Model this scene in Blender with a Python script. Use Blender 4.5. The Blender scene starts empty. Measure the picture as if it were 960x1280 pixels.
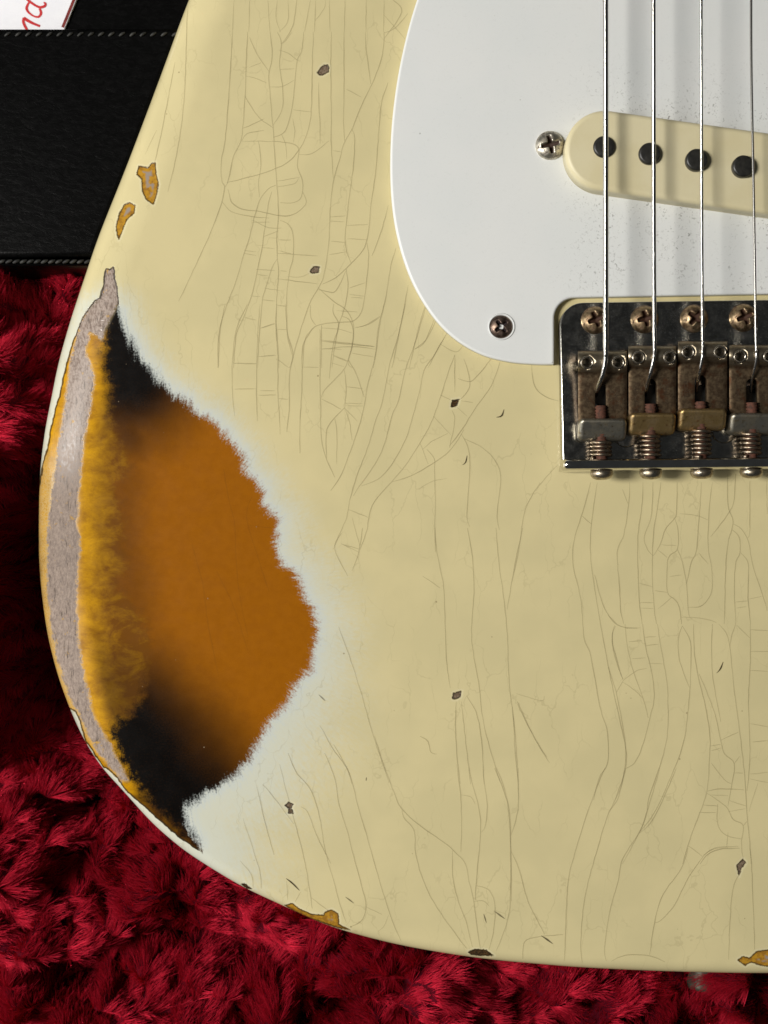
import bpy, bmesh, math, random
import numpy as np
from mathutils import Vector, Matrix

random.seed(7)
rng = np.random.default_rng(7)
S = 0.00018          # metres per photograph pixel on the guitar's top
D = 0.32             # camera height above the guitar's top (z = 0)
scene = bpy.context.scene

# ------------------------------------------------------------------ camera
cam_d = bpy.data.cameras.new("camera")
cam = bpy.data.objects.new("camera", cam_d)
scene.collection.objects.link(cam)
cam.location = (0, 0, D)
cam_d.sensor_fit = 'VERTICAL'
cam_d.sensor_height = 36.0
cam_d.lens = 36.0 * D / (1280 * S)
cam_d.clip_start = 0.01
cam_d.clip_end = 20
cam_d.dof.use_dof = True
cam_d.dof.focus_distance = 0.317
cam_d.dof.aperture_fstop = 20
scene.camera = cam

# ------------------------------------------------------------------ light
world = bpy.data.worlds.new("World")
scene.world = world
world.use_nodes = True
world.node_tree.nodes["Background"].inputs[0].default_value = (0.92, 0.97, 1.0, 1)
world.node_tree.nodes["Background"].inputs[1].default_value = 0.035


def area(name, loc, target, sx, sy, power, col):
    ld = bpy.data.lights.new(name, 'AREA')
    ld.shape = 'ELLIPSE'
    ld.size = sx
    ld.size_y = sy
    ld.energy = power
    ld.color = col
    o = bpy.data.objects.new(name, ld)
    scene.collection.objects.link(o)
    o.location = loc
    o.rotation_euler = (Vector(target) - Vector(loc)).to_track_quat('-Z', 'Y').to_euler()
    return o


area("window_light", (-0.56, 0.01, 0.73), (0, 0, 0), 0.155, 0.30, 8.2, (1.0, 0.968, 0.915))
area("window_glow", (-1.35, -0.10, 0.62), (0, 0, 0), 0.60, 1.20, 9.0, (1.0, 1.0, 1.0))

vs = scene.view_settings
vs.view_transform = 'Standard'
vs.look = 'None'
vs.gamma = 1.0
vs.use_curve_mapping = False
vs.exposure = 0.0
scene.cycles.use_denoising = True
scene.cycles.max_bounces = 8
scene.cycles.transparent_max_bounces = 12

COL = scene.collection


# ------------------------------------------------------------------ helpers
def P(px, py, z=0.0):
    k = S * (D - z) / D
    return Vector(((px - 480) * k, (640 - py) * k, z))


def tag(o, label=None, cat=None, group=None, kind=None):
    if label: o["label"] = label
    if cat: o["category"] = cat
    if group: o["group"] = group
    if kind: o["kind"] = kind
    return o


def empty(name, loc=(0, 0, 0)):
    o = bpy.data.objects.new(name, None)
    o.empty_display_size = 0.01
    COL.objects.link(o)
    o.location = loc
    return o


def link(name, me, mat=None, parent=None, smooth=True):
    if mat is not None and len(me.materials) == 0:
        me.materials.append(mat)
    if smooth:
        me.polygons.foreach_set("use_smooth", np.ones(len(me.polygons), dtype=bool))
    o = bpy.data.objects.new(name, me)
    COL.objects.link(o)
    if parent is not None:
        o.parent = parent
        o.matrix_parent_inverse = Matrix.Translation(-parent.location) if parent.parent is None else Matrix()
    return o


def pydata(name, verts, faces):
    me = bpy.data.meshes.new(name)
    me.from_pydata([tuple(v) for v in verts], [], faces)
    me.update()
    return me


def add_vec_attr(me, name, arr):
    a = me.attributes.new(name, 'FLOAT_VECTOR', 'POINT')
    a.data.foreach_set("vector", np.ascontiguousarray(arr, dtype=np.float32).ravel())


def add_float_attr(me, name, arr):
    a = me.attributes.new(name, 'FLOAT', 'POINT')
    a.data.foreach_set("value", np.ascontiguousarray(arr, dtype=np.float32).ravel())


def grid_mesh(name, V, nu, nv, closed_u=False):
    """V: (nv, nu, 3) array -> quad mesh, fast."""
    idx = np.arange(nu * nv).reshape(nv, nu)
    if closed_u:
        idx = np.concatenate([idx, idx[:, :1]], axis=1)
    q = np.stack([idx[:-1, :-1], idx[:-1, 1:], idx[1:, 1:], idx[1:, :-1]], axis=-1).reshape(-1, 4)
    return quad_mesh(name, V.reshape(-1, 3), q)


def quad_mesh(name, V, q):
    me = bpy.data.meshes.new(name)
    me.vertices.add(len(V))
    me.vertices.foreach_set("co", np.ascontiguousarray(V, dtype=np.float32).ravel())
    me.loops.add(len(q) * 4)
    me.loops.foreach_set("vertex_index", np.ascontiguousarray(q, dtype=np.int32).ravel())
    me.polygons.add(len(q))
    me.polygons.foreach_set("loop_start", np.arange(0, len(q) * 4, 4, dtype=np.int32))
    me.update(calc_edges=True)
    return me


def catmull(pts, n=8, closed=False):
    p = np.asarray(pts, float)
    m = len(p)
    out = []
    rngk = range(m if closed else m - 1)
    for i in rngk:
        if closed:
            a, b, c, d = p[(i - 1) % m], p[i], p[(i + 1) % m], p[(i + 2) % m]
        else:
            a, b, c, d = p[max(i - 1, 0)], p[i], p[i + 1], p[min(i + 2, m - 1)]
        for k in range(n):
            t = k / n
            out.append(0.5 * ((2 * b) + (c - a) * t + (2 * a - 5 * b + 4 * c - d) * t * t + (3 * b - a - 3 * c + d) * t ** 3))
    if not closed:
        out.append(p[-1])
    return np.array(out)


def resample(p, step):
    seg = np.linalg.norm(np.diff(p, axis=0), axis=1)
    s = np.concatenate([[0], np.cumsum(seg)])
    n = max(2, int(round(s[-1] / step)) + 1)
    t = np.linspace(0, s[-1], n)
    return np.stack([np.interp(t, s, p[:, 0]), np.interp(t, s, p[:, 1])], axis=1)


def sst(a, b, x):
    t = np.clip((x - a) / (b - a), 0, 1)
    return t * t * (3 - 2 * t)


def _hash(ix, iy, seed):
    h = (ix.astype(np.int64) * 374761393 + iy.astype(np.int64) * 668265263 + seed * 1442695041) & 0xFFFFFFFF
    h = ((h ^ (h >> 13)) * 1274126177) & 0xFFFFFFFF
    h = h ^ (h >> 16)
    return (h & 0xFFFFFF) / float(0xFFFFFF)


def vnoise(x, y, seed=0):
    ix = np.floor(x); iy = np.floor(y)
    fx = x - ix; fy = y - iy
    fx = fx * fx * (3 - 2 * fx); fy = fy * fy * (3 - 2 * fy)
    a = _hash(ix, iy, seed); b = _hash(ix + 1, iy, seed)
    c = _hash(ix, iy + 1, seed); d = _hash(ix + 1, iy + 1, seed)
    return (a * (1 - fx) + b * fx) * (1 - fy) + (c * (1 - fx) + d * fx) * fy


def fbm(x, y, seed=0, oct=4):
    v = 0; a = 0.5; t = 0
    for k in range(oct):
        v = v + a * vnoise(x * 2 ** k, y * 2 ** k, seed + k * 17)
        t += a; a *= 0.5
    return v / t


def seg_dist(pts, poly, closed=True):
    """unsigned distance and arc length of the nearest point on a polyline."""
    poly = np.asarray(poly, float)
    q = np.roll(poly, -1, axis=0) if closed else poly[1:]
    p = poly if closed else poly[:-1]
    L = np.linalg.norm(q - p, axis=1)
    s0 = np.concatenate([[0], np.cumsum(L)[:-1]])
    best = np.full(len(pts), 1e18); bs = np.zeros(len(pts))
    for i in range(len(p)):
        e = q[i] - p[i]
        l2 = e @ e + 1e-12
        w0 = pts[:, 0] - p[i, 0]; w1 = pts[:, 1] - p[i, 1]
        t = np.clip((w0 * e[0] + w1 * e[1]) / l2, 0, 1)
        dx = w0 - t * e[0]; dy = w1 - t * e[1]
        dd = dx * dx + dy * dy
        m = dd < best
        best[m] = dd[m]
        bs[m] = s0[i] + t[m] * L[i]
    return np.sqrt(best), bs


def inside(pts, poly):
    poly = np.asarray(poly, float)
    r = np.zeros(len(pts), bool)
    x = pts[:, 0]; y = pts[:, 1]
    j = len(poly) - 1
    for i in range(len(poly)):
        xi, yi = poly[i]; xj, yj = poly[j]
        if yi != yj:
            c = ((yi > y) != (yj > y)) & (x < (xj - xi) * (y - yi) / (yj - yi) + xi)
            r ^= c
        j = i
    return r


def sdf(pts, poly):
    """positive inside."""
    d, s = seg_dist(pts, poly)
    ins = inside(pts, poly)
    return np.where(ins, d, -d), s


# ------------------------------------------------------------------ materials
class NT:
    def __init__(self, name):
        self.m = bpy.data.materials.new(name)
        self.m.use_nodes = True
        self.t = self.m.node_tree
        self.bsdf = self.t.nodes["Principled BSDF"]
        self.out = self.t.nodes["Material Output"]

    def node(self, typ, **kw):
        n = self.t.nodes.new(typ)
        for k, v in kw.items():
            setattr(n, k, v)
        return n

    def put(self, sock, v):
        if isinstance(v, bpy.types.NodeSocket):
            self.t.links.new(v, sock)
        else:
            if hasattr(sock.default_value, '__len__') and not hasattr(v, '__len__'):
                v = [v] * len(sock.default_value)
            if hasattr(sock.default_value, '__len__') and len(v) == 3 and len(sock.default_value) == 4:
                v = (*v, 1)
            sock.default_value = v

    def math(self, op, a, b=0.0, c=None, clamp=False):
        n = self.node('ShaderNodeMath', operation=op, use_clamp=clamp)
        self.put(n.inputs[0], a); self.put(n.inputs[1], b)
        if c is not None: self.put(n.inputs[2], c)
        return n.outputs[0]

    def smooth(self, x, a, b, lo=0.0, hi=1.0):
        n = self.node('ShaderNodeMapRange', interpolation_type='SMOOTHSTEP')
        self.put(n.inputs['Value'], x)
        self.put(n.inputs['From Min'], a); self.put(n.inputs['From Max'], b)
        self.put(n.inputs['To Min'], lo); self.put(n.inputs['To Max'], hi)
        return n.outputs[0]

    def mix(self, f, a, b, blend='MIX'):
        n = self.node('ShaderNodeMix', data_type='RGBA', blend_type=blend)
        self.put(n.inputs[0], f); self.put(n.inputs[6], a); self.put(n.inputs[7], b)
        return n.outputs[2]

    def noise(self, vec, scale, detail=3, rough=0.55, dist=0.0, color=False):
        n = self.node('ShaderNodeTexNoise')
        if vec is not None: self.put(n.inputs['Vector'], vec)
        n.inputs['Scale'].default_value = scale
        n.inputs['Detail'].default_value = detail
        n.inputs['Roughness'].default_value = rough
        n.inputs['Distortion'].default_value = dist
        return n.outputs['Color' if color else 'Fac']

    def vor(self, vec, scale, feature='F1', out='Distance', rnd=1.0):
        n = self.node('ShaderNodeTexVoronoi', feature=feature)
        if vec is not None: self.put(n.inputs['Vector'], vec)
        n.inputs['Scale'].default_value = scale
        n.inputs['Randomness'].default_value = rnd
        return n.outputs[out]

    def attr(self, name):
        return self.node('ShaderNodeAttribute', attribute_name=name)

    def sep(self, v):
        n = self.node('ShaderNodeSeparateXYZ'); self.put(n.inputs[0], v); return n.outputs

    def comb(self, x, y, z=0.0):
        n = self.node('ShaderNodeCombineXYZ')
        self.put(n.inputs[0], x); self.put(n.inputs[1], y); self.put(n.inputs[2], z)
        return n.outputs[0]

    def obj(self):
        return self.node('ShaderNodeTexCoord').outputs['Object']

    def scale_vec(self, v, s):
        n = self.node('ShaderNodeMapping')
        self.put(n.inputs['Vector'], v)
        n.inputs['Scale'].default_value = s
        return n.outputs[0]

    def bump(self, h, dist, strength=1.0, normal=None):
        n = self.node('ShaderNodeBump')
        self.put(n.inputs['Height'], h)
        n.inputs['Distance'].default_value = dist
        n.inputs['Strength'].default_value = strength
        if normal is not None: self.put(n.inputs['Normal'], normal)
        return n.outputs[0]

    def set(self, **kw):
        for k, v in kw.items():
            self.put(self.bsdf.inputs[k.replace('_', ' ')], v)
        return self


MM = 0.001


def mat_metal(name, c1, c2, rough=(0.25, 0.5), scale=900, bias=(0.42, 0.58), metal=1.0, speck=None, bumpd=0.00003, c3=None):
    """worn metal: two tarnish tones in patches, optional specks."""
    n = NT(name)
    v = n.obj()
    a = n.noise(v, scale, 6, 0.65)
    f = n.smooth(a, bias[0], bias[1])
    col = n.mix(f, c1, c2)
    if c3 is not None:
        b = n.noise(v, scale * 2.7, 5, 0.7)
        col = n.mix(n.smooth(b, 0.55, 0.68), col, c3)
    r = n.smooth(a, bias[0], bias[1], rough[0], rough[1])
    if speck is not None:
        g = n.noise(v, 2900, 4, 0.75)
        col = n.mix(n.smooth(g, 0.56, 0.66), col, speck)
    n.set(Base_Color=col, Roughness=r, Metallic=metal)
    n.set(Normal=n.bump(n.noise(v, scale * 5, 4, 0.7), bumpd, 1.0))
    return n.m


# ------------------------------------------------------------------ traced curves (photograph pixels)
OUT_PX = [(340, -260), (300, -160), (266, -80), (232, 0), (196, 97), (157, 200), (122, 288), (104, 340), (97, 361), (84, 401), (70, 451),
          (61, 495), (53.5, 534), (48, 576), (45.7, 619), (45.3, 677), (46.3, 710), (48.5, 735), (52, 763), (57.5, 796),
          (67, 834), (79, 870), (94, 906), (110, 936), (129, 963), (152, 988), (187, 1026), (215, 1051), (245, 1073),
          (300, 1106), (353, 1131), (392, 1149), (435, 1164), (498, 1180), (565, 1192), (618, 1199), (660, 1203),
          (722, 1208), (800, 1212), (879, 1214.5), (960, 1215.5), (1060, 1214), (1180, 1208)]
ZE = 0.0035
OUTK = (D + ZE) / D
OUT = catmull(OUT_PX, 12)
OUT = resample(OUT, 1.0)
for _ in range(3):
    OUT[6:-6] = np.stack([np.convolve(OUT[:, k], np.ones(13) / 13, 'valid') for k in (0, 1)], axis=1)
OUT = resample(OUT, 1.62)
OUT = (OUT - [480, 640]) * OUTK + [480, 640]          # plan position of the edge
NU = len(OUT)
OSEG = np.linalg.norm(np.diff(OUT, axis=0), axis=1)
OS = np.concatenate([[0], np.cumsum(OSEG)])
# forearm contour: width (px) and drop (m) along the outline, by the outline's own height in the plan
_is_left = OUT[:, 0] < 420
CW = np.interp(OUT[:, 1], [-300, 0, 250, 450, 700, 900, 1050, 1130], [62, 60, 62, 64, 66, 62, 56, 50])
CH = np.interp(OUT[:, 1], [-300, 0, 250, 450, 700, 900, 1050, 1130], [3.0, 3.1, 3.2, 3.2, 2.7, 1.8, 0.7, 0.0]) * MM
CH = np.where(_is_left, CH, 0.0)
RE = 3.6 * MM                                           # edge roundover
REpx = RE / S


def body_z(pts):
    """height of the guitar's top at plan pixels (inside the outline)."""
    coarse = OUT[::4]
    d, s = seg_dist(pts, coarse, closed=False)
    w = np.interp(s, OS, CW); h = np.interp(s, OS, CH)
    z = -h * np.clip(1 - d / w, 0, 1) ** 2
    dr = np.clip(d * S, 0, RE)
    return z - (RE - np.sqrt(np.maximum(RE ** 2 - (RE - dr) ** 2, 0))), d


# ------------------------------------------------------------------ paint layers of the worn patch (photograph pixels)
W_RIGHT = [(149, 374), (149, 389), (155, 410), (165, 428), (176, 449), (190, 464), (197, 476), (213, 489), (234, 503), (242, 514),
           (263, 524), (280, 541), (292, 557), (305, 572), (307, 591), (326, 607), (330, 632), (347, 649), (345, 678),
           (349, 703), (365, 712), (374, 725), (382, 750), (392, 762), (397, 787), (392, 812), (388, 837), (367, 858),
           (359, 879), (338, 900), (322, 929), (313, 946), (297, 967), (272, 983), (251, 996), (232, 1010), (234, 1029),
           (247, 1050), (253, 1066)]
W_LEFT = [(240, 1058.5), (220, 1044), (200, 1026.5), (180, 1009), (160, 991), (151, 981), (144, 970), (136, 963), (129, 959.5),
          (120, 946), (107, 927), (104, 917), (100, 903), (94, 890), (88, 886), (80, 884), (30, 840), (28, 640), (46, 622), (49.5, 600), (53, 580),
          (59, 559), (61, 545), (64, 532), (69, 510), (74, 494), (77, 480), (84, 449), (88, 436), (94, 420), (97, 411), (103, 396), (110, 386), (119, 375),
          (124, 372), (129, 355), (130, 343), (132, 335), (138, 336), (142, 333)]
W_POLY = np.array(W_RIGHT + W_LEFT)
Y_RIGHT = [(118, 405), (126, 408), (132, 430), (128, 455), (138, 487), (136, 520), (147, 553), (158, 562), (163, 578), (157, 594), (142, 600), (141, 607), (149, 625),
           (152, 645), (154, 660), (152, 674), (157, 690), (158, 710), (150, 722), (151, 737), (158, 750), (168, 760), (176, 770), (188, 800), (188, 815), (180, 835),
           (183, 850), (180, 867), (172, 885), (159, 896), (150, 900), (137, 912), (141, 930), (150, 950), (160, 970),
           (181, 996), (213, 1031), (250, 1062), (262, 1076)]
Y_POLY = np.array(Y_RIGHT + [(200, 1090), (20, 900), (10, 600), (60, 420), (110, 385)])
G_POLY = np.array([(143, 325), (152, 350), (150, 376), (143, 388), (131, 412), (127, 425), (121, 418), (112, 416), (107, 440), (118, 470), (114, 500), (105, 550),
                   (100, 590), (100, 605), (97, 618), (99, 637), (95, 655), (99, 670), (100, 690), (97, 705), (95, 742), (97, 783), (101, 825), (109, 858),
                   (116, 892), (124, 908), (134, 925), (143, 943), (152, 960), (160, 976), (152, 976), (135, 955), (119, 936), (109, 917), (99, 893), (85, 868), (76, 838), (69, 812),
                   (63, 780), (60, 745), (59, 700), (61, 650), (66, 600), (71, 570), (77, 530), (84, 490), (88, 455), (92, 430), (99, 405), (115, 380), (124, 370),
                   (128, 330)])


def zc(ox, oy, k, pts):
    return [(ox + x * k, oy + y * k) for x, y in pts]


T3 = 1 / 3.
CHIPS = [  # (polygon, kind: 0 gold undercoat, 1 bare grey-brown, 2 dark)
    (zc(0, 0, T3, [(512, 655), (520, 622), (555, 628), (568, 612), (583, 608), (585, 645), (595, 690), (587, 735), (575, 768), (545, 745), (533, 715), (530, 670)]), 0),
    (zc(0, 0, T3, [(440, 885), (434, 850), (447, 800), (465, 768), (485, 758), (508, 770), (503, 800), (475, 825), (462, 860), (446, 898)]), 0),
    (zc(340, 60, .125, [(450, 250), (490, 190), (525, 165), (560, 170), (575, 195), (565, 240), (510, 272), (480, 275)]), 1),
    (zc(240, 40, T3, [(442, 897), (455, 878), (478, 880), (475, 902), (447, 906)]), 1),
    (zc(400, 400, .375, [(436, 292), (440, 267), (464, 263), (456, 287)]), 2),
    (zc(380, 660, T3, [(556, 640), (560, 618), (590, 611), (587, 634), (568, 643)]), 1),
    (zc(300, 920, .354, [(158, 245), (172, 232), (189, 241), (181, 255), (191, 274), (170, 273), (172, 256)]), 1),
    (zc(560, 960, .41667, [(865, 292), (885, 273), (894, 285), (880, 302), (873, 324)]), 1),
    (zc(300, 920, .354, [(806, 762), (830, 752), (870, 756), (897, 777), (850, 776), (815, 772)]), 2),
    (zc(300, 920, .354, [(158, 598), (185, 590), (210, 610), (250, 628), (295, 633), (300, 620), (325, 613), (347, 628), (350, 665), (390, 686), (340, 676), (280, 656), (230, 638), (190, 618)]), 0),
    (zc(300, 920, .354, [(3, 524), (15, 519), (42, 540), (25, 538)]), 2),
    (zc(560, 960, .41667, [(868, 576), (885, 565), (905, 570), (925, 550), (960, 545), (990, 560), (990, 598), (940, 594), (910, 583), (890, 593)]), 0),
]

# ------------------------------------------------------------------ cracks in the lacquer, traced by zoom window: (origin x, y, scale, lines)
CRACKS = [
    (240, 40, T3, [
        [(152, 0), (140, 200), (125, 400), (110, 480), (112, 560), (122, 582), (108, 650), (75, 740), (30, 840), (0, 905), (-50, 1010)],
        [(208, 0), (203, 130), (198, 250), (185, 400), (155, 470), (135, 560), (122, 582)],
        [(215, 20), (245, 85), (290, 150)],
        [(292, 0), (300, 60), (298, 110), (288, 160), (292, 220), (303, 350), (310, 450), (318, 560), (320, 600), (325, 690), (318, 760), (320, 850)],
        [(320, 0), (335, 45), (328, 120), (340, 210), (338, 290), (303, 350)],
        [(375, 0), (350, 35), (335, 45)],
        [(418, 0), (412, 70), (395, 105), (385, 200), (375, 290), (355, 360), (335, 385), (305, 395)],
        [(325, 68), (360, 80), (395, 105)], [(328, 142), (385, 138)], [(292, 207), (335, 205), (385, 180)],
        [(213, 135), (258, 115)], [(203, 165), (240, 175), (280, 190)], [(198, 240), (250, 320), (303, 358)], [(190, 362), (230, 345), (270, 325)],
        [(455, 0), (450, 150), (448, 280), (440, 350), (425, 400), (402, 440), (370, 480), (320, 510), (230, 540), (130, 565)],
        [(522, 0), (520, 130), (522, 300), (522, 420), (530, 550)], [(570, 0), (570, 200), (568, 340), (572, 410)],
        [(650, 0), (655, 80), (670, 195)],
        [(720, 0), (715, 80), (690, 160), (665, 215), (630, 290), (600, 365), (570, 420), (550, 490), (528, 570), (518, 680), (512, 800), (495, 910), (475, 960), (440, 1020), (400, 1140), (378, 1220), (365, 1260)],
        [(475, 190), (475, 260), (480, 350), (480, 420)], [(380, 292), (450, 300)], [(402, 460), (450, 455), (515, 408)],
        [(580, 215), (635, 245)], [(528, 445), (560, 450)],
        [(600, 365), (610, 400), (605, 500), (590, 620), (578, 720), (575, 800), (595, 865)],
        [(735, 190), (710, 270), (700, 380), (688, 530), (672, 640), (660, 760), (640, 820), (595, 870), (540, 920), (490, 945)],
        [(185, 410), (250, 410), (300, 412)], [(185, 410), (210, 380), (270, 370)], [(335, 385), (350, 420), (355, 475)],
        [(378, 325), (385, 370), (380, 415)],
        [(300, 410), (370, 418), (400, 440), (395, 500), (415, 560), (410, 620), (380, 640), (330, 640)],
        [(250, 410), (258, 500), (250, 560), (252, 620)],
        [(135, 590), (150, 640), (190, 665), (250, 672), (330, 690), (380, 685), (415, 660), (428, 635), (415, 600)],
        [(112, 635), (150, 675), (225, 692), (290, 698)], [(320, 560), (380, 550), (405, 545)], [(320, 580), (380, 570), (400, 550)],
        [(315, 575), (285, 590), (255, 630), (235, 690), (215, 770), (190, 850), (165, 935), (125, 1040), (105, 1120), (98, 1260)],
        [(300, 600), (288, 640), (275, 720), (262, 810), (240, 920), (220, 1000), (190, 1080), (165, 1140), (155, 1260)],
        [(320, 850), (298, 890), (280, 950), (265, 1000), (255, 1100), (245, 1260)],
        [(320, 850), (325, 900), (318, 1000), (315, 1100), (325, 1210), (325, 1260)],
        [(330, 705), (365, 725), (380, 770), (378, 850), (365, 900), (355, 980), (355, 1080), (360, 1150), (378, 1218)],
        [(225, 715), (290, 712)], [(225, 705), (285, 733), (335, 735)], [(265, 770), (325, 745)], [(195, 820), (240, 825)], [(195, 830), (240, 838)],
        [(262, 808), (310, 812)], [(240, 890), (310, 895)], [(245, 910), (285, 915)], [(325, 780), (370, 780)], [(320, 830), (470, 840)],
        [(325, 820), (370, 832)], [(355, 915), (400, 920), (440, 905)], [(320, 925), (355, 930), (470, 945)], [(270, 960), (330, 970)],
        [(265, 1005), (310, 1010)], [(220, 990), (255, 992)], [(320, 1025), (355, 1028)], [(330, 895), (355, 897)], [(255, 1112), (310, 1095)],
        [(250, 1218), (310, 1212)], [(155, 1243), (240, 1245)], [(195, 1070), (240, 1080)], [(515, 695), (575, 690)], [(515, 710), (570, 712)],
        [(580, 725), (660, 722)], [(583, 775), (655, 780)], [(520, 785), (575, 790)], [(515, 835), (575, 825)], [(590, 960), (650, 940)],
        [(590, 985), (645, 990)], [(595, 995), (640, 998)], [(540, 1045), (620, 1050)], [(615, 1110), (665, 1095), (705, 1068)],
        [(485, 1110), (550, 1115), (600, 1130)], [(485, 1160), (680, 1180)], [(485, 1190), (600, 1180), (690, 1190)], [(530, 1215), (580, 1235)],
        [(655, 790), (662, 830), (658, 900), (645, 1010), (630, 1060), (600, 1085), (540, 1090), (470, 1100), (440, 1130), (415, 1180), (412, 1260)],
        [(578, 890), (585, 960), (570, 1040), (550, 1100), (535, 1180), (525, 1260)],
        [(475, 960), (530, 1010), (580, 1045), (605, 1100), (600, 1170), (585, 1240), (600, 1260)],
        [(445, 1025), (445, 1070), (465, 1100)], [(735, 650), (715, 730), (675, 840)],
        [(765, 810), (745, 880), (725, 1000), (705, 1090), (690, 1200), (680, 1260)], [(810, 950), (790, 1060), (770, 1160), (750, 1260)],
        [(875, 1020), (850, 1110), (830, 1190), (815, 1260)], [(910, 1075), (870, 1165), (835, 1190)], [(950, 1140), (920, 1190), (885, 1260)],
        [(580, 890), (540, 970), (510, 975), (475, 965)], [(485, 1100), (485, 1260)],
    ]),
    (180, 0, .375, [
        [(300, 0), (295, 107)], [(352, 0), (349, 107)], [(413, 0), (420, 107)], [(445, 0), (440, 60), (455, 107)], [(480, 0), (480, 70), (450, 107)],
        [(510, 0), (495, 90), (460, 145)], [(555, 0), (535, 107)], [(572, 0), (568, 107)], [(605, 0), (600, 30), (570, 70)], [(618, 0), (620, 107)],
        [(670, 0), (668, 107)], [(740, 0), (740, 107)], [(800, 0), (798, 107)], [(830, 0), (860, 40), (800, 130)], [(800, 50), (870, 130)],
        [(880, 45), (835, 95), (800, 110)], [(140, 0), (135, 300), (115, 480), (80, 640)], [(40, 430), (0, 510)], [(100, 200), (60, 420), (30, 560)],
    ]),
    (260, 380, T3, [
        [(65, 0), (40, 120), (38, 240)], [(148, 0), (108, 90), (92, 200), (92, 330), (100, 420)], [(195, 0), (185, 150), (182, 330), (185, 440)],
        [(258, 0), (255, 90), (262, 210), (262, 330), (268, 430), (270, 490)], [(290, 0), (298, 110), (318, 190), (305, 270), (305, 380), (295, 480)],
        [(400, 85), (365, 130), (355, 220), (350, 340), (345, 450), (345, 560)],
        [(420, 95), (420, 250), (422, 380), (425, 500), (440, 570), (475, 650)], [(470, 0), (470, 35), (490, 80), (470, 150), (460, 230), (455, 280)],
        [(500, 45), (530, 60), (545, 100), (540, 160), (525, 210), (510, 245), (440, 320), (425, 350)], [(525, 210), (555, 260), (585, 350)],
        [(510, 245), (518, 310), (512, 390)], [(512, 390), (455, 450), (443, 500), (445, 580)], [(512, 390), (530, 440), (540, 510)],
        [(512, 390), (560, 440)], [(425, 355), (500, 395)], [(475, 430), (483, 480), (482, 600)],
        [(660, 0), (640, 80), (625, 200), (600, 300), (575, 430), (545, 520), (500, 640), (460, 700)],
        [(740, 0), (710, 130), (680, 230), (655, 360), (625, 450), (595, 550), (560, 640), (530, 740)],
        [(820, 0), (775, 150), (740, 250), (715, 360), (690, 420), (660, 530), (620, 610), (570, 680), (545, 720)],
        [(860, 50), (820, 130), (775, 170)], [(895, 110), (850, 190), (810, 250), (790, 340), (765, 430), (740, 510), (690, 600), (640, 655), (575, 682)],
        [(925, 190), (890, 290), (865, 370), (835, 450), (795, 520), (745, 600), (690, 665), (640, 720), (610, 770), (595, 850), (570, 920)],
        [(925, 190), (925, 330)], [(915, 400), (925, 440), (905, 540)], [(870, 340), (910, 360)], [(870, 150), (930, 180), (960, 150)],
        [(845, 420), (910, 490)], [(960, 470), (930, 520), (890, 565), (840, 600), (760, 645), (690, 668)], [(795, 520), (825, 600)],
        [(820, 545), (848, 580), (850, 620), (852, 720), (850, 850), (853, 930)], [(900, 485), (840, 515), (805, 545)], [(895, 655), (840, 665), (790, 695)],
        [(530, 740), (520, 800), (490, 870), (470, 920)], [(540, 800), (570, 910)], [(525, 770), (600, 800)], [(500, 900), (570, 920)],
        [(95, 222), (180, 223)], [(190, 198), (255, 193)], [(255, 205), (305, 240)], [(355, 237), (415, 238)], [(200, 90), (250, 72)],
        [(425, 135), (625, 160)], [(430, 168), (500, 170)], [(540, 185), (620, 198)], [(465, 190), (525, 215)], [(460, 220), (510, 235)],
        [(515, 372), (580, 375)], [(515, 382), (580, 383)], [(520, 310), (580, 318)], [(195, 325), (250, 325)], [(190, 342), (255, 342)],
        [(265, 355), (300, 358)], [(550, 88), (590, 80), (645, 45)], [(100, 320), (180, 318)], [(260, 95), (295, 95)],
        [(60, 620), (75, 720), (100, 830), (105, 960), (120, 1100), (150, 1250)], [(165, 720), (145, 800), (190, 960), (230, 1080)], [(0, 770), (40, 700)], [(145, 830), (250, 840)],
        [(-60, 900), (-20, 1050), (0, 1200), (40, 1400)], [(30, 1000), (90, 1120), (150, 1300)],
    ]),
    (380, 660, T3, [
        [(490, 0), (500, 100), (522, 210), (528, 330), (533, 480), (548, 600)],
        [(612, 0), (630, 100), (637, 230), (628, 380), (635, 470), (655, 580), (668, 700), (690, 800), (735, 950)],
        [(720, 0), (732, 140), (750, 270), (762, 400), (768, 560), (785, 720), (792, 850), (803, 950)], [(820, 0), (790, 140), (762, 305)],
        [(130, 370), (170, 480), (215, 620), (260, 780), (320, 955)], [(570, 650), (568, 760), (575, 870), (585, 960)], [(590, 650), (605, 790), (625, 960)],
        [(610, 630), (645, 690), (665, 790), (675, 960)], [(60, 740), (110, 830), (160, 900), (180, 960)], [(795, 620), (890, 648), (900, 630)],
        [(800, 650), (860, 780), (920, 880)], [(140, 20), (115, 80), (165, 180)], [(220, 0), (205, 90), (180, 160)], [(140, 60), (205, 90)],
        [(445, 180), (510, 225)], [(435, 780), (465, 800), (475, 840), (497, 848)],
    ]),
    (300, 920, .354, [
        [(475, 0), (500, 80), (540, 190), (570, 255), (640, 320), (720, 375), (760, 410), (795, 450), (808, 510), (825, 580), (835, 660), (848, 750)],
        [(570, 255), (580, 290), (615, 335), (620, 410), (640, 490), (680, 580), (740, 670), (800, 750)], [(750, 405), (752, 500), (770, 580), (800, 660), (820, 745)],
        [(765, 100), (778, 200), (782, 300), (780, 410)], [(808, 110), (815, 150), (840, 240), (850, 330), (838, 470), (830, 580)],
        [(857, 100), (860, 150), (873, 240), (865, 320), (850, 340)], [(905, 110), (940, 210), (953, 350), (955, 550), (945, 650), (905, 760)],
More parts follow.
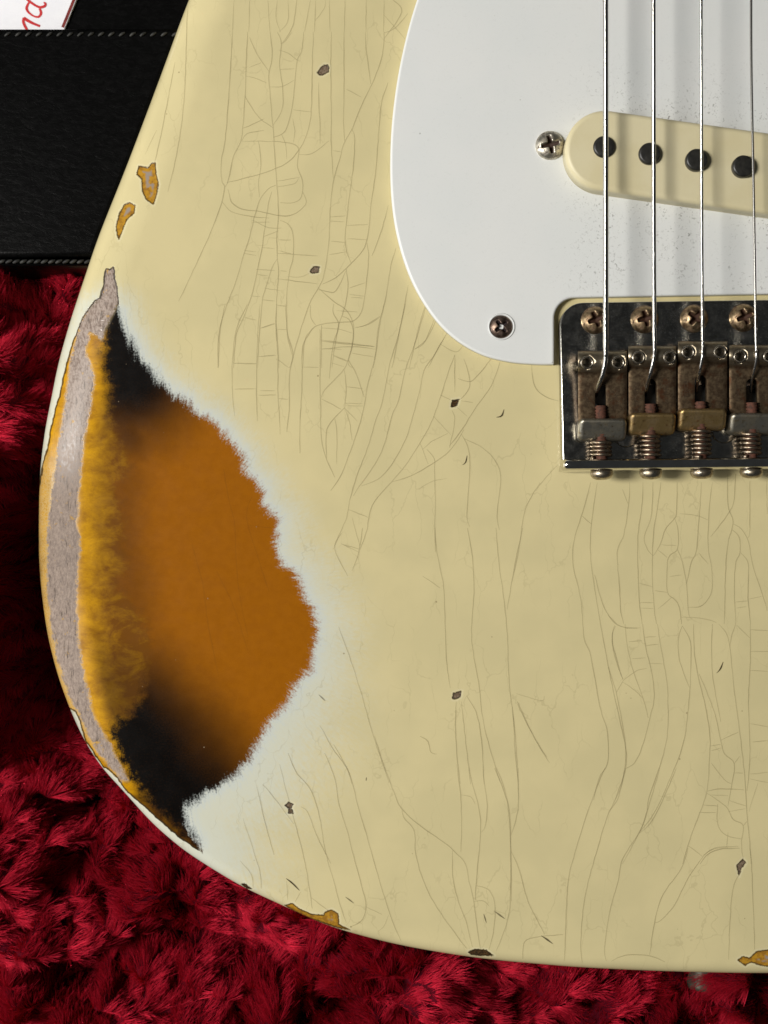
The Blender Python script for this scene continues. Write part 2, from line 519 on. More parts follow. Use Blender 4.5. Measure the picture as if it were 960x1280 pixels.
        [(780, 208), (815, 215), (830, 240)], [(835, 528), (880, 545), (900, 600), (895, 690), (878, 755)], [(825, 585), (860, 582), (880, 600)],
        [(330, 30), (385, 130), (420, 260), (450, 360), (490, 500), (530, 630), (570, 730)],
        [(300, 60), (335, 150), (350, 240), (380, 340), (405, 440), (430, 530), (445, 600), (430, 650), (390, 675)],
        [(170, 60), (200, 130), (250, 190), (280, 280), (300, 400), (330, 510), (355, 600), (375, 660)], [(215, 250), (240, 270), (270, 350), (320, 450)],
        [(140, 100), (165, 200), (195, 310), (230, 450), (245, 540), (255, 610)], [(80, 170), (130, 230), (190, 310)], [(60, 180), (85, 290), (120, 420)],
        [(10, 290), (40, 380), (70, 480), (75, 540)], [(0, 440), (40, 490), (45, 540)], [(525, 630), (510, 670), (485, 692)], [(165, 510), (168, 580)],
        [(250, 570), (310, 615)], [(215, 550), (195, 585)], [(440, 600), (500, 630)],
    ]),
    (760, 580, .20833, [
        [(130, 110), (125, 230), (95, 420), (55, 530), (70, 750), (75, 880), (95, 960)], [(210, 110), (205, 230), (180, 420), (178, 560), (185, 800), (205, 960)],
        [(270, 110), (265, 250), (250, 350), (215, 440), (235, 510), (268, 550)], [(318, 110), (295, 270), (272, 420), (265, 640), (275, 850), (290, 960)],
        [(415, 110), (410, 290), (400, 325), (345, 390), (310, 490), (270, 550)], [(400, 325), (420, 400), (415, 510), (360, 570), (355, 760), (395, 810), (425, 850), (440, 960)],
        [(415, 510), (445, 590), (470, 720), (485, 900), (505, 930)], [(560, 110), (548, 300), (530, 520), (500, 590), (470, 720)],
        [(625, 110), (605, 300), (600, 500), (620, 620), (625, 740), (600, 810), (550, 855), (480, 860)],
        [(718, 60), (720, 250), (750, 350), (720, 470), (705, 640), (700, 850), (695, 960)], [(765, 60), (755, 220), (730, 285), (660, 380), (615, 435)],
        [(750, 360), (800, 390), (840, 460), (870, 610), (920, 760), (955, 880)], [(745, 395), (785, 440), (793, 530), (765, 600), (758, 760), (765, 960)],
        [(793, 530), (840, 600), (840, 800), (855, 960)], [(850, 100), (850, 400), (835, 445)], [(430, 297), (530, 310), (600, 335)], [(320, 485), (410, 490)],
        [(300, 515), (355, 560)], [(370, 675), (440, 665)], [(185, 715), (265, 735)], [(190, 832), (270, 832)], [(195, 865), (275, 868)], [(280, 760), (355, 770)],
        [(380, 800), (300, 870)], [(545, 535), (600, 600)], [(765, 828), (840, 820)], [(845, 810), (920, 795)], [(440, 920), (560, 925), (650, 950)],
        [(770, 865), (830, 855)], [(85, 150), (120, 240)], [(0, 905), (50, 960)], [(950, 100), (955, 300)],
    ]),
    (760, 780, .23447, [
        [(90, 0), (105, 130), (140, 270), (185, 390), (215, 500)], [(40, 10), (22, 60), (35, 170), (80, 300)],
        [(0, 230), (45, 370), (80, 560), (95, 680), (85, 800), (60, 890), (0, 1010)], [(185, 0), (200, 120), (235, 270), (245, 400), (220, 510), (180, 660), (140, 740), (95, 770)],
        [(262, 0), (285, 140), (315, 330), (318, 560), (290, 710), (220, 920), (200, 1030), (130, 1180), (75, 1280)], [(395, 10), (375, 80), (380, 190), (435, 340)],
        [(395, 10), (435, 80), (442, 180), (437, 340), (415, 560), (385, 690), (320, 850), (250, 1000), (170, 1110)],
        [(455, 0), (460, 150), (480, 280), (515, 420), (542, 590), (540, 740), (525, 900), (480, 1030), (425, 1180), (398, 1280)],
        [(485, 265), (530, 370), (575, 500), (600, 620), (620, 690), (672, 745), (660, 850), (640, 970)],
        [(590, 0), (630, 50), (648, 120), (670, 330), (700, 560), (725, 780), (740, 1010), (755, 1160), (762, 1280)], [(680, 0), (660, 60), (648, 120)], [(685, 5), (755, 75)],
        [(757, 0), (758, 200), (748, 400), (755, 600), (755, 740), (740, 890)], [(600, 620), (695, 575)], [(545, 650), (600, 640)], [(550, 675), (600, 660)],
        [(672, 745), (700, 705)], [(675, 793), (720, 795)], [(550, 740), (620, 830), (655, 850)], [(530, 890), (600, 878), (725, 885)], [(545, 910), (640, 915)],
        [(525, 900), (630, 975), (665, 1040), (720, 1075), (710, 1170), (720, 1250)], [(645, 940), (735, 970)], [(640, 1000), (730, 985)],
        [(585, 960), (580, 1040), (600, 1100), (640, 1130), (710, 1145)], [(740, 1050), (720, 1075)], [(425, 1180), (505, 1240)],
        [(490, 1280), (530, 1230), (600, 1200), (700, 1195)], [(505, 1240), (560, 1200), (640, 1190)], [(505, 965), (585, 970)], [(485, 1005), (575, 1005)],
        [(760, 30), (853, 35)], [(760, 147), (853, 145)], [(755, 247), (853, 253)], [(755, 530), (853, 548)], [(770, 630), (853, 622)], [(755, 800), (853, 790)],
        [(755, 825), (853, 845)], [(800, 845), (750, 1000)], [(110, 95), (180, 88)], [(125, 185), (200, 180)], [(200, 115), (265, 108)], [(215, 210), (290, 213)],
        [(90, 22), (170, 20)], [(195, 70), (255, 68)], [(80, 300), (150, 250), (205, 235)], [(80, 310), (145, 355), (190, 400)], [(80, 300), (45, 365)],
        [(555, 0), (555, 250), (600, 520)], [(640, 1110), (632, 1190)],
    ]),
    (560, 960, .41667, [
        [(140, 0), (180, 110), (188, 220), (190, 400)], [(210, 0), (210, 120), (190, 200)], [(190, 250), (215, 310), (240, 400), (285, 490), (287, 500)],
        [(470, 0), (430, 100), (385, 240), (360, 340), (353, 480), (350, 580)], [(530, 0), (510, 90), (480, 140), (440, 270), (410, 390), (398, 520), (403, 585)],
        [(635, 0), (600, 120), (575, 190), (525, 270), (510, 340), (485, 430), (470, 540), (475, 580)], [(685, 0), (620, 145), (575, 195)],
        [(720, 240), (700, 300), (645, 380), (620, 460), (605, 560)], [(765, 265), (720, 330), (680, 410), (640, 455), (620, 465)], [(765, 262), (800, 240), (870, 235)],
        [(905, 250), (910, 290), (915, 400), (920, 545)], [(880, 310), (855, 360), (845, 470), (842, 575)], [(225, 575), (230, 520), (280, 505), (345, 500)],
        [(490, 580), (530, 562), (600, 562), (650, 582)],
    ]),
    (640, 600, T3, [
        [(105, 10), (50, 110), (25, 260), (0, 380)],
        [(295, 10), (262, 130), (232, 230), (230, 320), (258, 450), (270, 590), (295, 660), (330, 850), (358, 950), (358, 1060), (325, 1120), (305, 1200)],
        [(320, 10), (298, 160), (295, 290), (320, 470), (365, 720), (400, 880), (425, 1000), (425, 1085), (385, 1200)], [(262, 135), (298, 165)],
        [(310, 355), (335, 450), (370, 520), (410, 550), (470, 555)], [(385, 545), (375, 600), (400, 700), (415, 745)], [(0, 850), (15, 1000), (25, 1200)],
        [(20, 840), (70, 940), (130, 1040)],
    ]),
    (400, 400, .375, [
        [(705, 150), (715, 220), (750, 255), (795, 270)], [(480, 130), (500, 200), (490, 240), (460, 270)], [(600, 140), (570, 220), (520, 290), (470, 370), (430, 420)],
        [(570, 130), (530, 180), (500, 205), (460, 195)], [(470, 270), (510, 275)], [(455, 290), (490, 320)], [(470, 380), (495, 430), (498, 520), (490, 650), (500, 690)],
        [(480, 395), (540, 425), (585, 470), (602, 530), (590, 650), (597, 700)], [(795, 480), (740, 540), (720, 570)],
    ]),
]
DASHES = [  # dark short scratches: px polylines
    zc(300, 920, .354, [(163, 503), (185, 520), (210, 545)]), zc(300, 920, .354, [(372, 568), (402, 590)]),
    zc(560, 960, .41667, [(137, 428), (170, 452)]), zc(560, 960, .41667, [(279, 503), (295, 513), (314, 527)]),
    zc(300, 920, .354, [(446, 146), (445, 158)]), zc(760, 780, .23447, [(578, 262), (598, 240), (613, 202)]),
    zc(380, 660, T3, [(55, 625), (80, 648)]), zc(400, 400, .375, [(613, 298), (605, 320), (588, 324)]),
    zc(400, 400, .375, [(490, 452), (485, 475), (475, 483)]), zc(300, 920, .354, [(860, 628), (870, 660)]),
    
]

# ================================================================== materials
def make_body_mat():
    n = NT("worn_lacquer")
    pp = n.attr("paint_pos").outputs['Vector']
    w1 = n.sep(n.attr("wear_a").outputs['Vector'])      # dA (+ outside worn patch), s along its rim, dY
    w2 = n.sep(n.attr("wear_b").outputs['Vector'])      # dG, black, haze
    ch = n.sep(n.attr("wear_c").outputs['Vector'])      # chip distance, chip kind, sharp rim
    dA, sA, dY = w1[0], w1[1], w1[2]
    dG, blk, haze_light = w2[0], w2[1], w2[2]
    dC, kC, sharp = ch[0], ch[1], ch[2]
    soft = n.math('SUBTRACT', 1.0, sharp)
    fine = n.noise(pp, 0.55, 3, 0.6)
    mid = n.noise(pp, 0.09, 4, 0.6)
    big = n.noise(pp, 0.012, 3, 0.5)
    grain = n.noise(pp, 1.1, 2, 0.6)
    # fibrous fringe across the soft rim
    fv = n.comb(n.math('MULTIPLY', sA, 0.60), n.math('MULTIPLY', dA, 0.09), 0.0)
    fib = n.noise(fv, 1.0, 4, 0.62, 0.4)
    fib2 = n.noise(n.comb(n.math('MULTIPLY', sA, 0.10), n.math('MULTIPLY', dA, 0.03), 3.0), 1.0, 3, 0.6)
    off = n.math('ADD', n.math('MULTIPLY', n.math('SUBTRACT', fib, 0.5), 16.0), n.math('MULTIPLY', n.math('SUBTRACT', n.noise(pp, 0.38, 6, 0.8), 0.5), 30.0))
    off = n.math('ADD', off, n.math('MULTIPLY', n.math('SUBTRACT', fib2, 0.5), 20.0))
    off = n.math('MULTIPLY', off, soft)
    off = n.math('ADD', off, n.math('MULTIPLY', n.math('MULTIPLY', n.math('SUBTRACT', mid, 0.5), 5.0), sharp))
    dd = n.math('ADD', dA, off)
    wid = n.math('ADD', n.math('MULTIPLY', soft, 5.0), 0.55)
    cream_m = n.smooth(n.math('DIVIDE', dd, wid), -1.0, 1.0)
    # cream top coat: slight mottling, thinner and paler round the worn patch, lower-left brightness painted in
    cream = n.mix(n.smooth(big, 0.35, 0.65), (0.680, 0.590, 0.322), (0.632, 0.552, 0.302))
    cream = n.mix(n.math('MULTIPLY', n.smooth(mid, 0.3, 0.7), 0.10), cream, (0.625, 0.54, 0.30))
    cream = n.mix(n.math('MULTIPLY', n.smooth(grain, 0.35, 0.65), 0.06), cream, (0.50, 0.44, 0.22))
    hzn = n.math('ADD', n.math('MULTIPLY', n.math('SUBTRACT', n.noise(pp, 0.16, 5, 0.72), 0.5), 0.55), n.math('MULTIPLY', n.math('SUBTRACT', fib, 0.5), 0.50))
    hz = n.smooth(n.math('ADD', haze_light, n.math('MULTIPLY', hzn, n.smooth(haze_light, 0.03, 0.3))), 0.02, 0.72, 0.0, 0.80)
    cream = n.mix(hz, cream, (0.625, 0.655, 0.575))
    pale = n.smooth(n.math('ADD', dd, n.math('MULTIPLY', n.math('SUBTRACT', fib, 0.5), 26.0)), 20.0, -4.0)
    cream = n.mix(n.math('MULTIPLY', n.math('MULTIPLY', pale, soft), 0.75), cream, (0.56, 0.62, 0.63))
    wv = n.node('ShaderNodeVectorMath', operation='ADD')
    n.put(wv.inputs[0], n.scale_vec(pp, (1.0, 0.34, 0.0)))
    wn = n.node('ShaderNodeVectorMath', operation='SCALE'); n.put(wn.inputs[0], n.noise(pp, 0.03, 3, 0.6, color=True)); wn.inputs['Scale'].default_value = 22.0
    n.put(wv.inputs[1], wn.outputs[0])
    web = n.smooth(n.vor(wv.outputs[0], 0.036, 'DISTANCE_TO_EDGE'), 0.020, 0.004)
    web = n.math('MULTIPLY', web, n.smooth(n.noise(pp, 0.011, 3, 0.6), 0.44, 0.60))
    cream = n.mix(n.math('MULTIPLY', web, 0.20), cream, (0.30, 0.25, 0.12))
    dots = n.vor(pp, 0.021)
    cream = n.mix(n.math('MULTIPLY', n.smooth(dots, 0.030, 0.018), 0.6), cream, (0.20, 0.14, 0.06))
    # sunburst under it
    amb = n.mix(n.smooth(mid, 0.3, 0.7), (0.320, 0.104, 0.0022), (0.290, 0.092, 0.0018))
    amb = n.mix(n.math('MULTIPLY', n.smooth(grain, 0.4, 0.7), 0.22), amb, (0.42, 0.160, 0.006))
    bk = n.math('ADD', blk, n.math('MULTIPLY', n.math('MULTIPLY', n.math('SUBTRACT', fine, 0.5), 0.14), n.smooth(blk, 0.02, 0.3)), clamp=True)
    burst = n.mix(bk, amb, (0.0016, 0.0012, 0.001))
    burst = n.mix(n.math('MULTIPLY', n.smooth(n.vor(pp, 0.045), 0.045, 0.025), n.smooth(n.noise(pp, 0.02, 2), 0.48, 0.6)), burst, (0.32, 0.24, 0.15))
    # yellow undercoat
    yr = n.math('ADD', n.math('MULTIPLY', n.math('SUBTRACT', mid, 0.5), 34.0), n.math('MULTIPLY', n.math('SUBTRACT', fine, 0.5), 20.0))
    ym = n.smooth(n.math('ADD', dY, yr), -9.0, 10.0)
    yrot = n.node('ShaderNodeMapping'); n.put(yrot.inputs['Vector'], pp); yrot.inputs['Rotation'].default_value = (0, 0, 0.6); yrot.inputs['Scale'].default_value = (0.75, 1.2, 1.0)
    yn = n.noise(yrot.outputs[0], 0.045, 6, 0.68, 0.3)
    ybr = n.math('ADD', n.smooth(dG, -62.0, -4.0, 0.0, 0.72), n.math('MULTIPLY', n.math('SUBTRACT', yn, 0.5), 2.2), clamp=True)
    yel = n.mix(ybr, (0.205, 0.072, 0.003), (0.66, 0.33, 0.005))
    rimv = n.attr("rim").outputs['Fac']
    yel = n.mix(n.math('MULTIPLY', rimv, n.smooth(fine, 0.25, 0.7)), yel, (0.66, 0.47, 0.20))
    yel = n.mix(n.math('MULTIPLY', n.smooth(fine, 0.5, 0.75), 0.22), yel, (0.22, 0.09, 0.01))
    yel = n.mix(n.math('MULTIPLY', blk, n.smooth(dG, -4.0, -26.0, 0.0, 0.72)), yel, (0.050, 0.020, 0.003))
    base = n.mix(ym, burst, yel)
    # bare grey wood and primer
    gn = n.noise(n.scale_vec(pp, (1.0, 0.5, 1.0)), 0.34, 6, 0.78)
    gm = n.smooth(n.math('ADD', dG, n.math('ADD', n.math('MULTIPLY', n.math('SUBTRACT', mid, 0.5), 14.0), n.math('MULTIPLY', n.math('SUBTRACT', fine, 0.5), 9.0))), -1.6, 1.6)
    gry = n.mix(n.smooth(gn, 0.3, 0.7), (0.185, 0.135, 0.108), (0.44, 0.35, 0.29))
    gry = n.mix(n.smooth(n.noise(n.scale_vec(pp, (1.0, 0.16, 1.0)), 0.30, 5, 0.7), 0.54, 0.66), gry, (0.13, 0.098, 0.076))
    gry = n.mix(n.smooth(n.noise(pp, 0.075, 5, 0.75), 0.60, 0.66), gry, (0.46, 0.27, 0.07))
    edge_g = n.math('SUBTRACT', n.smooth(dG, -4.0, 1.0), n.smooth(dG, 1.0, 9.0))
    base = n.mix(n.math('MULTIPLY', edge_g, 0.35), base, (0.55, 0.42, 0.22))
    base = n.mix(gm, base, gry)
    col = n.mix(cream_m, base, cream)
    line = n.math('MULTIPLY', sharp, n.smooth(n.math('ABSOLUTE', n.math('ADD', dd, 0.9)), 1.5, 0.5))
    col = n.mix(n.math('MULTIPLY', line, 0.85), col, (0.03, 0.02, 0.008))
    # chips
    dc = n.math('ADD', dC, n.math('MULTIPLY', n.math('SUBTRACT', n.noise(pp, 0.34, 6, 0.8), 0.5), 5.5))
    cm = n.smooth(dc, -0.5, 0.5)
    gold = n.mix(n.smooth(n.noise(pp, 0.16, 4, 0.6), 0.42, 0.62), (0.46, 0.24, 0.022), (0.30, 0.145, 0.02))
    gold = n.mix(n.math('MULTIPLY', n.smooth(dC, 4.0, 7.0), n.smooth(n.noise(pp, 0.1, 2), 0.45, 0.6)), gold, (0.30, 0.25, 0.21))
    c1 = n.mix(n.smooth(kC, 0.3, 0.7), gold, n.mix(n.smooth(fine, 0.35, 0.65), (0.14, 0.095, 0.06), (0.25, 0.19, 0.13)))
    c2 = n.mix(n.smooth(kC, 1.3, 1.7), c1, n.mix(n.smooth(fine, 0.4, 0.6), (0.03, 0.02, 0.012), (0.10, 0.055, 0.02)))
    col = n.mix(cm, col, c2)
    ring = n.smooth(n.math('ABSOLUTE', n.math('SUBTRACT', dc, 0.4)), 1.3, 0.4)
    col = n.mix(n.math('MULTIPLY', ring, 0.75), col, (0.025, 0.016, 0.008))
    rim_l = n.math('MULTIPLY', n.smooth(dc, -3.4, -1.6), n.smooth(dc, -0.4, -1.4))
    col = n.mix(n.math('MULTIPLY', rim_l, 0.2), col, (0.86, 0.82, 0.62))
    # gloss
    r = n.math('ADD', 0.15, n.math('MULTIPLY', n.noise(pp, 0.05, 4, 0.6), 0.10))
    bare = n.math('MULTIPLY', gm, n.math('SUBTRACT', 1.0, cream_m))
    r = n.math('ADD', r, n.math('MULTIPLY', bare, n.math('ADD', n.smooth(n.sep(pp)[1], 540.0, 640.0, -0.03, 0.36), n.math('MULTIPLY', n.smooth(gn, 0.38, 0.62), 0.30))))
    h = n.math('SUBTRACT', cream_m, n.math('MULTIPLY', cm, 1.2))
    h = n.math('MULTIPLY', n.math('SUBTRACT', h, n.math('MULTIPLY', n.math('MULTIPLY', gm, n.math('SUBTRACT', 1.0, cream_m)), n.math('ADD', 0.35, n.math('MULTIPLY', gn, 0.5)))), n.math('ADD', 0.12, n.math('MULTIPLY', n.math('MAXIMUM', sharp, cm), 0.88)))
    h = n.math('ADD', h, n.math('MULTIPLY', ym, n.math('MULTIPLY', n.math('SUBTRACT', 1.0, cream_m), n.math('MULTIPLY', yn, 0.25))))
    nb = n.bump(h, 0.00006, 0.9)
    nb = n.bump(n.noise(pp, 0.8, 3, 0.6), 0.0000016, 0.6, nb)
    nb = n.bump(n.noise(pp, 0.022, 2, 0.5), 0.00006, 0.3, nb)
    n.set(Base_Color=col, Roughness=r, Normal=nb)
    n.bsdf.inputs['Specular IOR Level'].default_value = 0.34
    return n.m


def make_crack_mat():
    n = NT("lacquer_crack_line")
    a = n.attr("crack").outputs['Vector']
    s = n.sep(a)
    n.set(Base_Color=n.mix(s[1], (0.27, 0.215, 0.10), (0.045, 0.03, 0.012)), Roughness=0.5)
    n.bsdf.inputs['Specular IOR Level'].default_value = 0.1
    prof = n.smooth(n.math('ABSOLUTE', s[2]), 1.0, 0.15)
    tr = n.node('ShaderNodeBsdfTransparent')
    mx = n.node('ShaderNodeMixShader')
    n.put(mx.inputs[0], n.math('MULTIPLY', s[0], prof, clamp=True))
    n.t.links.new(tr.outputs[0], mx.inputs[1])
    n.t.links.new(n.bsdf.outputs[0], mx.inputs[2])
    n.t.links.new(mx.outputs[0], n.out.inputs['Surface'])
    return n.m


def make_pickguard_mat():
    n = NT("aged_white_plastic")
    v = n.scale_vec(n.obj(), (1 / S, 1 / S, 1 / S))     # pixels
    x = n.sep(v)
    # dust and lint gather round the pickup and under the strings
    dens = n.math('MULTIPLY', n.smooth(x[0], 190.0, 300.0), n.math('MULTIPLY', n.smooth(x[1], 250.0, 300.0), n.smooth(x[1], 590.0, 470.0)))
    dn = n.noise(v, 0.02, 3, 0.6)
    dens = n.math('MULTIPLY', dens, n.smooth(dn, 0.3, 0.7))
    sp = n.noise(v, 0.30, 4, 0.72, 0.8)
    specks = n.math('MULTIPLY', n.smooth(sp, 0.575, 0.65), n.math('ADD', 0.05, n.math('MULTIPLY', dens, 1.0)))
    wav = n.noise(n.scale_vec(v, (1, 0.35, 1)), 0.16, 2, 0.5, 1.6)
    lint = n.math('MULTIPLY', n.smooth(n.math('ABSOLUTE', n.math('SUBTRACT', wav, 0.5)), 0.006, 0.001), n.smooth(n.noise(v, 0.06, 2), 0.60, 0.68))
    lint = n.math('MULTIPLY', lint, n.math('ADD', 0.10, n.math('MULTIPLY', dens, 0.5)))
    col = n.mix(n.smooth(n.noise(v, 0.01, 2), 0.35, 0.65), (0.735, 0.752, 0.735), (0.755, 0.765, 0.745))
    vd = n.vor(v, 0.016)
    col = n.mix(n.math('MULTIPLY', n.smooth(vd, 0.022, 0.012), 0.5), col, (0.2, 0.19, 0.16))
    col = n.mix(n.math('MAXIMUM', specks, lint), col, (0.17, 0.165, 0.145))
    n.set(Base_Color=col, Roughness=n.math('ADD', 0.36, n.math('MULTIPLY', n.noise(v, 0.05, 3), 0.12)))
    n.set(Normal=n.bump(n.noise(v, 0.9, 2), 0.000008, 0.6))
    n.bsdf.inputs['Specular IOR Level'].default_value = 0.4
    return n.m


def simple(name, c1, c2, rough, scale=400, spec=0.4, bump=0.0, bscale=3000, lo=0.35, hi=0.65):
    n = NT(name)
    v = n.obj()
    n.set(Base_Color=n.mix(n.smooth(n.noise(v, scale, 5, 0.6), lo, hi), c1, c2), Roughness=rough)
    n.bsdf.inputs['Specular IOR Level'].default_value = spec
    if bump:
        n.set(Normal=n.bump(n.noise(v, bscale, 4, 0.6), bump, 1.0))
    return n.m


def make_leather():
    n = NT("black_leatherette")
    v = n.obj()
    wr = n.noise(n.scale_vec(v, (1, 1.9, 1)), 420, 6, 0.68, 0.8)
    pores = n.noise(v, 2600, 3, 0.6)
    h = n.math('ADD', n.math('MULTIPLY', wr, 1.0), n.math('MULTIPLY', pores, 0.22))
    n.set(Base_Color=n.mix(n.smooth(wr, 0.4, 0.7), (0.0022, 0.0022, 0.0022), (0.0045, 0.0045, 0.0045)), Roughness=0.30, Normal=n.bump(h, 0.00018, 0.45))
    n.bsdf.inputs['Specular IOR Level'].default_value = 0.05
    return n.m


def make_screw_mat(name, c_lo, c_hi, rust):
    n = NT(name)
    v = n.obj()
    a = n.noise(v, 700, 5, 0.65)
    col = n.mix(n.smooth(a, 0.38, 0.62), c_lo, c_hi)
    rec = n.attr("recess").outputs['Fac']
    f = n.math('ADD', rec, n.math('MULTIPLY', n.smooth(n.noise(v, 1000, 5, 0.75), 0.48, 0.64), 0.85), clamp=True)
    col = n.mix(f, col, rust)
    n.set(Base_Color=col, Metallic=n.math('SUBTRACT', 1.0, n.math('MULTIPLY', f, 0.75)), Roughness=n.math('ADD', 0.36, n.math('MULTIPLY', f, 0.4)))
    n.set(Normal=n.bump(a, 0.00008, 0.7))
    return n.m


def make_string_mat(name, pitch):
    n = NT(name)
    v = n.obj()
    n.set(Base_Color=(0.56, 0.545, 0.51), Metallic=1.0, Roughness=0.10 if pitch else 0.26)
    if pitch:
        s = n.sep(v)
        wv = n.math('SINE', n.math('MULTIPLY', s[1], 2 * math.pi / pitch))
        n.set(Normal=n.bump(wv, pitch * 0.06, 0.6))
    return n.m


def make_plush():
    n = NT("red_plush_pile")
    t = n.t
    n.t.nodes.remove(n.bsdf)
    info = n.node('ShaderNodeHairInfo')
    rnd = info.outputs['Random']
    df = n.node('ShaderNodeBsdfDiffuse')
    n.put(df.inputs['Color'], n.mix(rnd, (0.15, 0.0010, 0.0045), (0.28, 0.0030, 0.010)))
    hr = n.node('ShaderNodeBsdfHair', component='Reflection')
    n.put(hr.inputs['Color'], n.mix(rnd, (0.66, 0.014, 0.042), (0.92, 0.045, 0.088)))
    hr.inputs['RoughnessU'].default_value = 0.20
    hr.inputs['RoughnessV'].default_value = 0.6
    hr.inputs['Offset'].default_value = 0.0
    mx = n.node('ShaderNodeMixShader')
    mx.inputs[0].default_value = 0.5
    t.links.new(df.outputs[0], mx.inputs[1]); t.links.new(hr.outputs[0], mx.inputs[2])
    t.links.new(mx.outputs[0], n.out.inputs['Surface'])
    return n.m


def make_saddle_mat():
    n = NT("rusty_bent_steel")
    v = n.obj()
    a = n.noise(v, 1100, 6, 0.7)
    b = n.noise(v, 420, 4, 0.6)
    rust = n.mix(n.smooth(a, 0.36, 0.64), (0.080, 0.052, 0.031), (0.17, 0.122, 0.072))
    rust = n.mix(n.smooth(b, 0.52, 0.68), rust, (0.10, 0.045, 0.022))
    nick = n.mix(n.smooth(a, 0.35, 0.7), (0.36, 0.31, 0.225), (0.24, 0.185, 0.12))
    z = n.sep(v)[2]
    f = n.smooth(n.math('ADD', z, n.math('MULTIPLY', n.math('SUBTRACT', b, 0.5), 0.0012)), 0.0094, 0.0106)
    n.set(Base_Color=n.mix(f, rust, nick), Metallic=0.92, Roughness=n.math('ADD', n.smooth(f, 0.0, 1.0, 0.50, 0.32), n.math('MULTIPLY', a, 0.1)))
    n.set(Normal=n.bump(a, 0.00010, n.smooth(f, 0.0, 1.0, 0.9, 0.35)) if False else n.bump(a, 0.00007, 0.8))
    return n.m


M = {}
M['body'] = make_body_mat()
M['crack'] = make_crack_mat()
M['guard'] = make_pickguard_mat()
M['cover'] = simple("aged_ivory_plastic", (0.66, 0.585, 0.36), (0.70, 0.63, 0.41), 0.42, 90, 0.4, 0.000012, 4000)
M['pole'] = simple("dark_magnet_steel", (0.010, 0.010, 0.009), (0.024, 0.023, 0.020), 0.38, 900, 0.5, 0.00003, 4000)
M['plate'] = mat_metal("tarnished_chrome_plate", (0.33, 0.315, 0.285), (0.42, 0.405, 0.365), (0.15, 0.24), 500, (0.35, 0.65), 1.0, (0.95, 0.92, 0.84), 0.000006, (0.26, 0.225, 0.175))
M['flange'] = mat_metal("polished_chrome", (0.72, 0.71, 0.68), (0.58, 0.56, 0.52), (0.05, 0.14), 500, (0.35, 0.65), 1.0, None, 0.000004)
M['saddle'] = make_saddle_mat()
M['tab_grey'] = mat_metal("dull_nickel", (0.44, 0.415, 0.345), (0.29, 0.26, 0.195), (0.30, 0.46), 420, (0.35, 0.65), 0.95, None, 0.00006, (0.22, 0.165, 0.085))
M['tab_gold'] = mat_metal("browned_nickel", (0.50, 0.34, 0.135), (0.30, 0.215, 0.11), (0.32, 0.5), 420, (0.36, 0.64), 0.92, None, 0.00007, (0.22, 0.115, 0.04))
M['nickel'] = mat_metal("aged_nickel", (0.52, 0.47, 0.38), (0.33, 0.27, 0.19), (0.26, 0.45), 900, (0.36, 0.62), 1.0, None, 0.00003, (0.17, 0.11, 0.06))
M['spring'] = mat_metal("spring_wire", (0.50, 0.43, 0.33), (0.24, 0.17, 0.115), (0.26, 0.45), 1500, (0.36, 0.62), 1.0, None, 0.00002, (0.20, 0.12, 0.07))
M['rust'] = simple("red_brown_rust", (0.125, 0.050, 0.032), (0.06, 0.030, 0.020), 0.75, 1500, 0.2, 0.00006, 5000)
M['thread'] = mat_metal("rusty_thread", (0.30, 0.22, 0.15), (0.14, 0.07, 0.04), (0.4, 0.6), 900, (0.35, 0.6), 0.8, None, 0.00003)
M['grub'] = mat_metal("grub_screw_steel", (0.55, 0.51, 0.44), (0.30, 0.26, 0.20), (0.22, 0.4), 1500, (0.4, 0.65), 1.0, None, 0.00001)
M['screw_brass'] = make_screw_mat("tarnished_brass_screw", (0.22, 0.145, 0.082), (0.52, 0.39, 0.23), (0.060, 0.024, 0.012))
M['screw_nickel'] = make_screw_mat("tarnished_nickel_screw", (0.52, 0.48, 0.39), (0.74, 0.69, 0.58), (0.050, 0.026, 0.018))
M['screw_rust'] = make_screw_mat("rusted_screw", (0.14, 0.095, 0.070), (0.25, 0.18, 0.14), (0.018, 0.008, 0.008))
M['leather'] = make_leather()
M['thread_black'] = simple("black_stitch_thread", (0.016, 0.016, 0.015), (0.045, 0.044, 0.04), 0.6, 900, 0.3)
M['card'] = simple("white_card", (0.86, 0.86, 0.90), (0.89, 0.89, 0.92), 0.6, 200, 0.2)
M['ink'] = simple("red_ink", (0.62, 0.045, 0.045), (0.55, 0.03, 0.035), 0.6, 600, 0.2)
M['ink_dark'] = simple("dark_red_ink", (0.16, 0.02, 0.018), (0.22, 0.035, 0.03), 0.6, 600, 0.2)
M['plush_base'] = simple("red_plush_backing", (0.055, 0.002, 0.006), (0.09, 0.003, 0.010), 0.9, 200, 0.05)
M['plush'] = make_plush()
M['button'] = mat_metal("dulled_strap_button", (0.075, 0.066, 0.046), (0.03, 0.026, 0.018), (0.5, 0.7), 300, (0.35, 0.65), 0.5)
M['dust'] = simple("dark_stamp", (0.045, 0.030, 0.018), (0.07, 0.045, 0.025), 0.7, 800, 0.2)


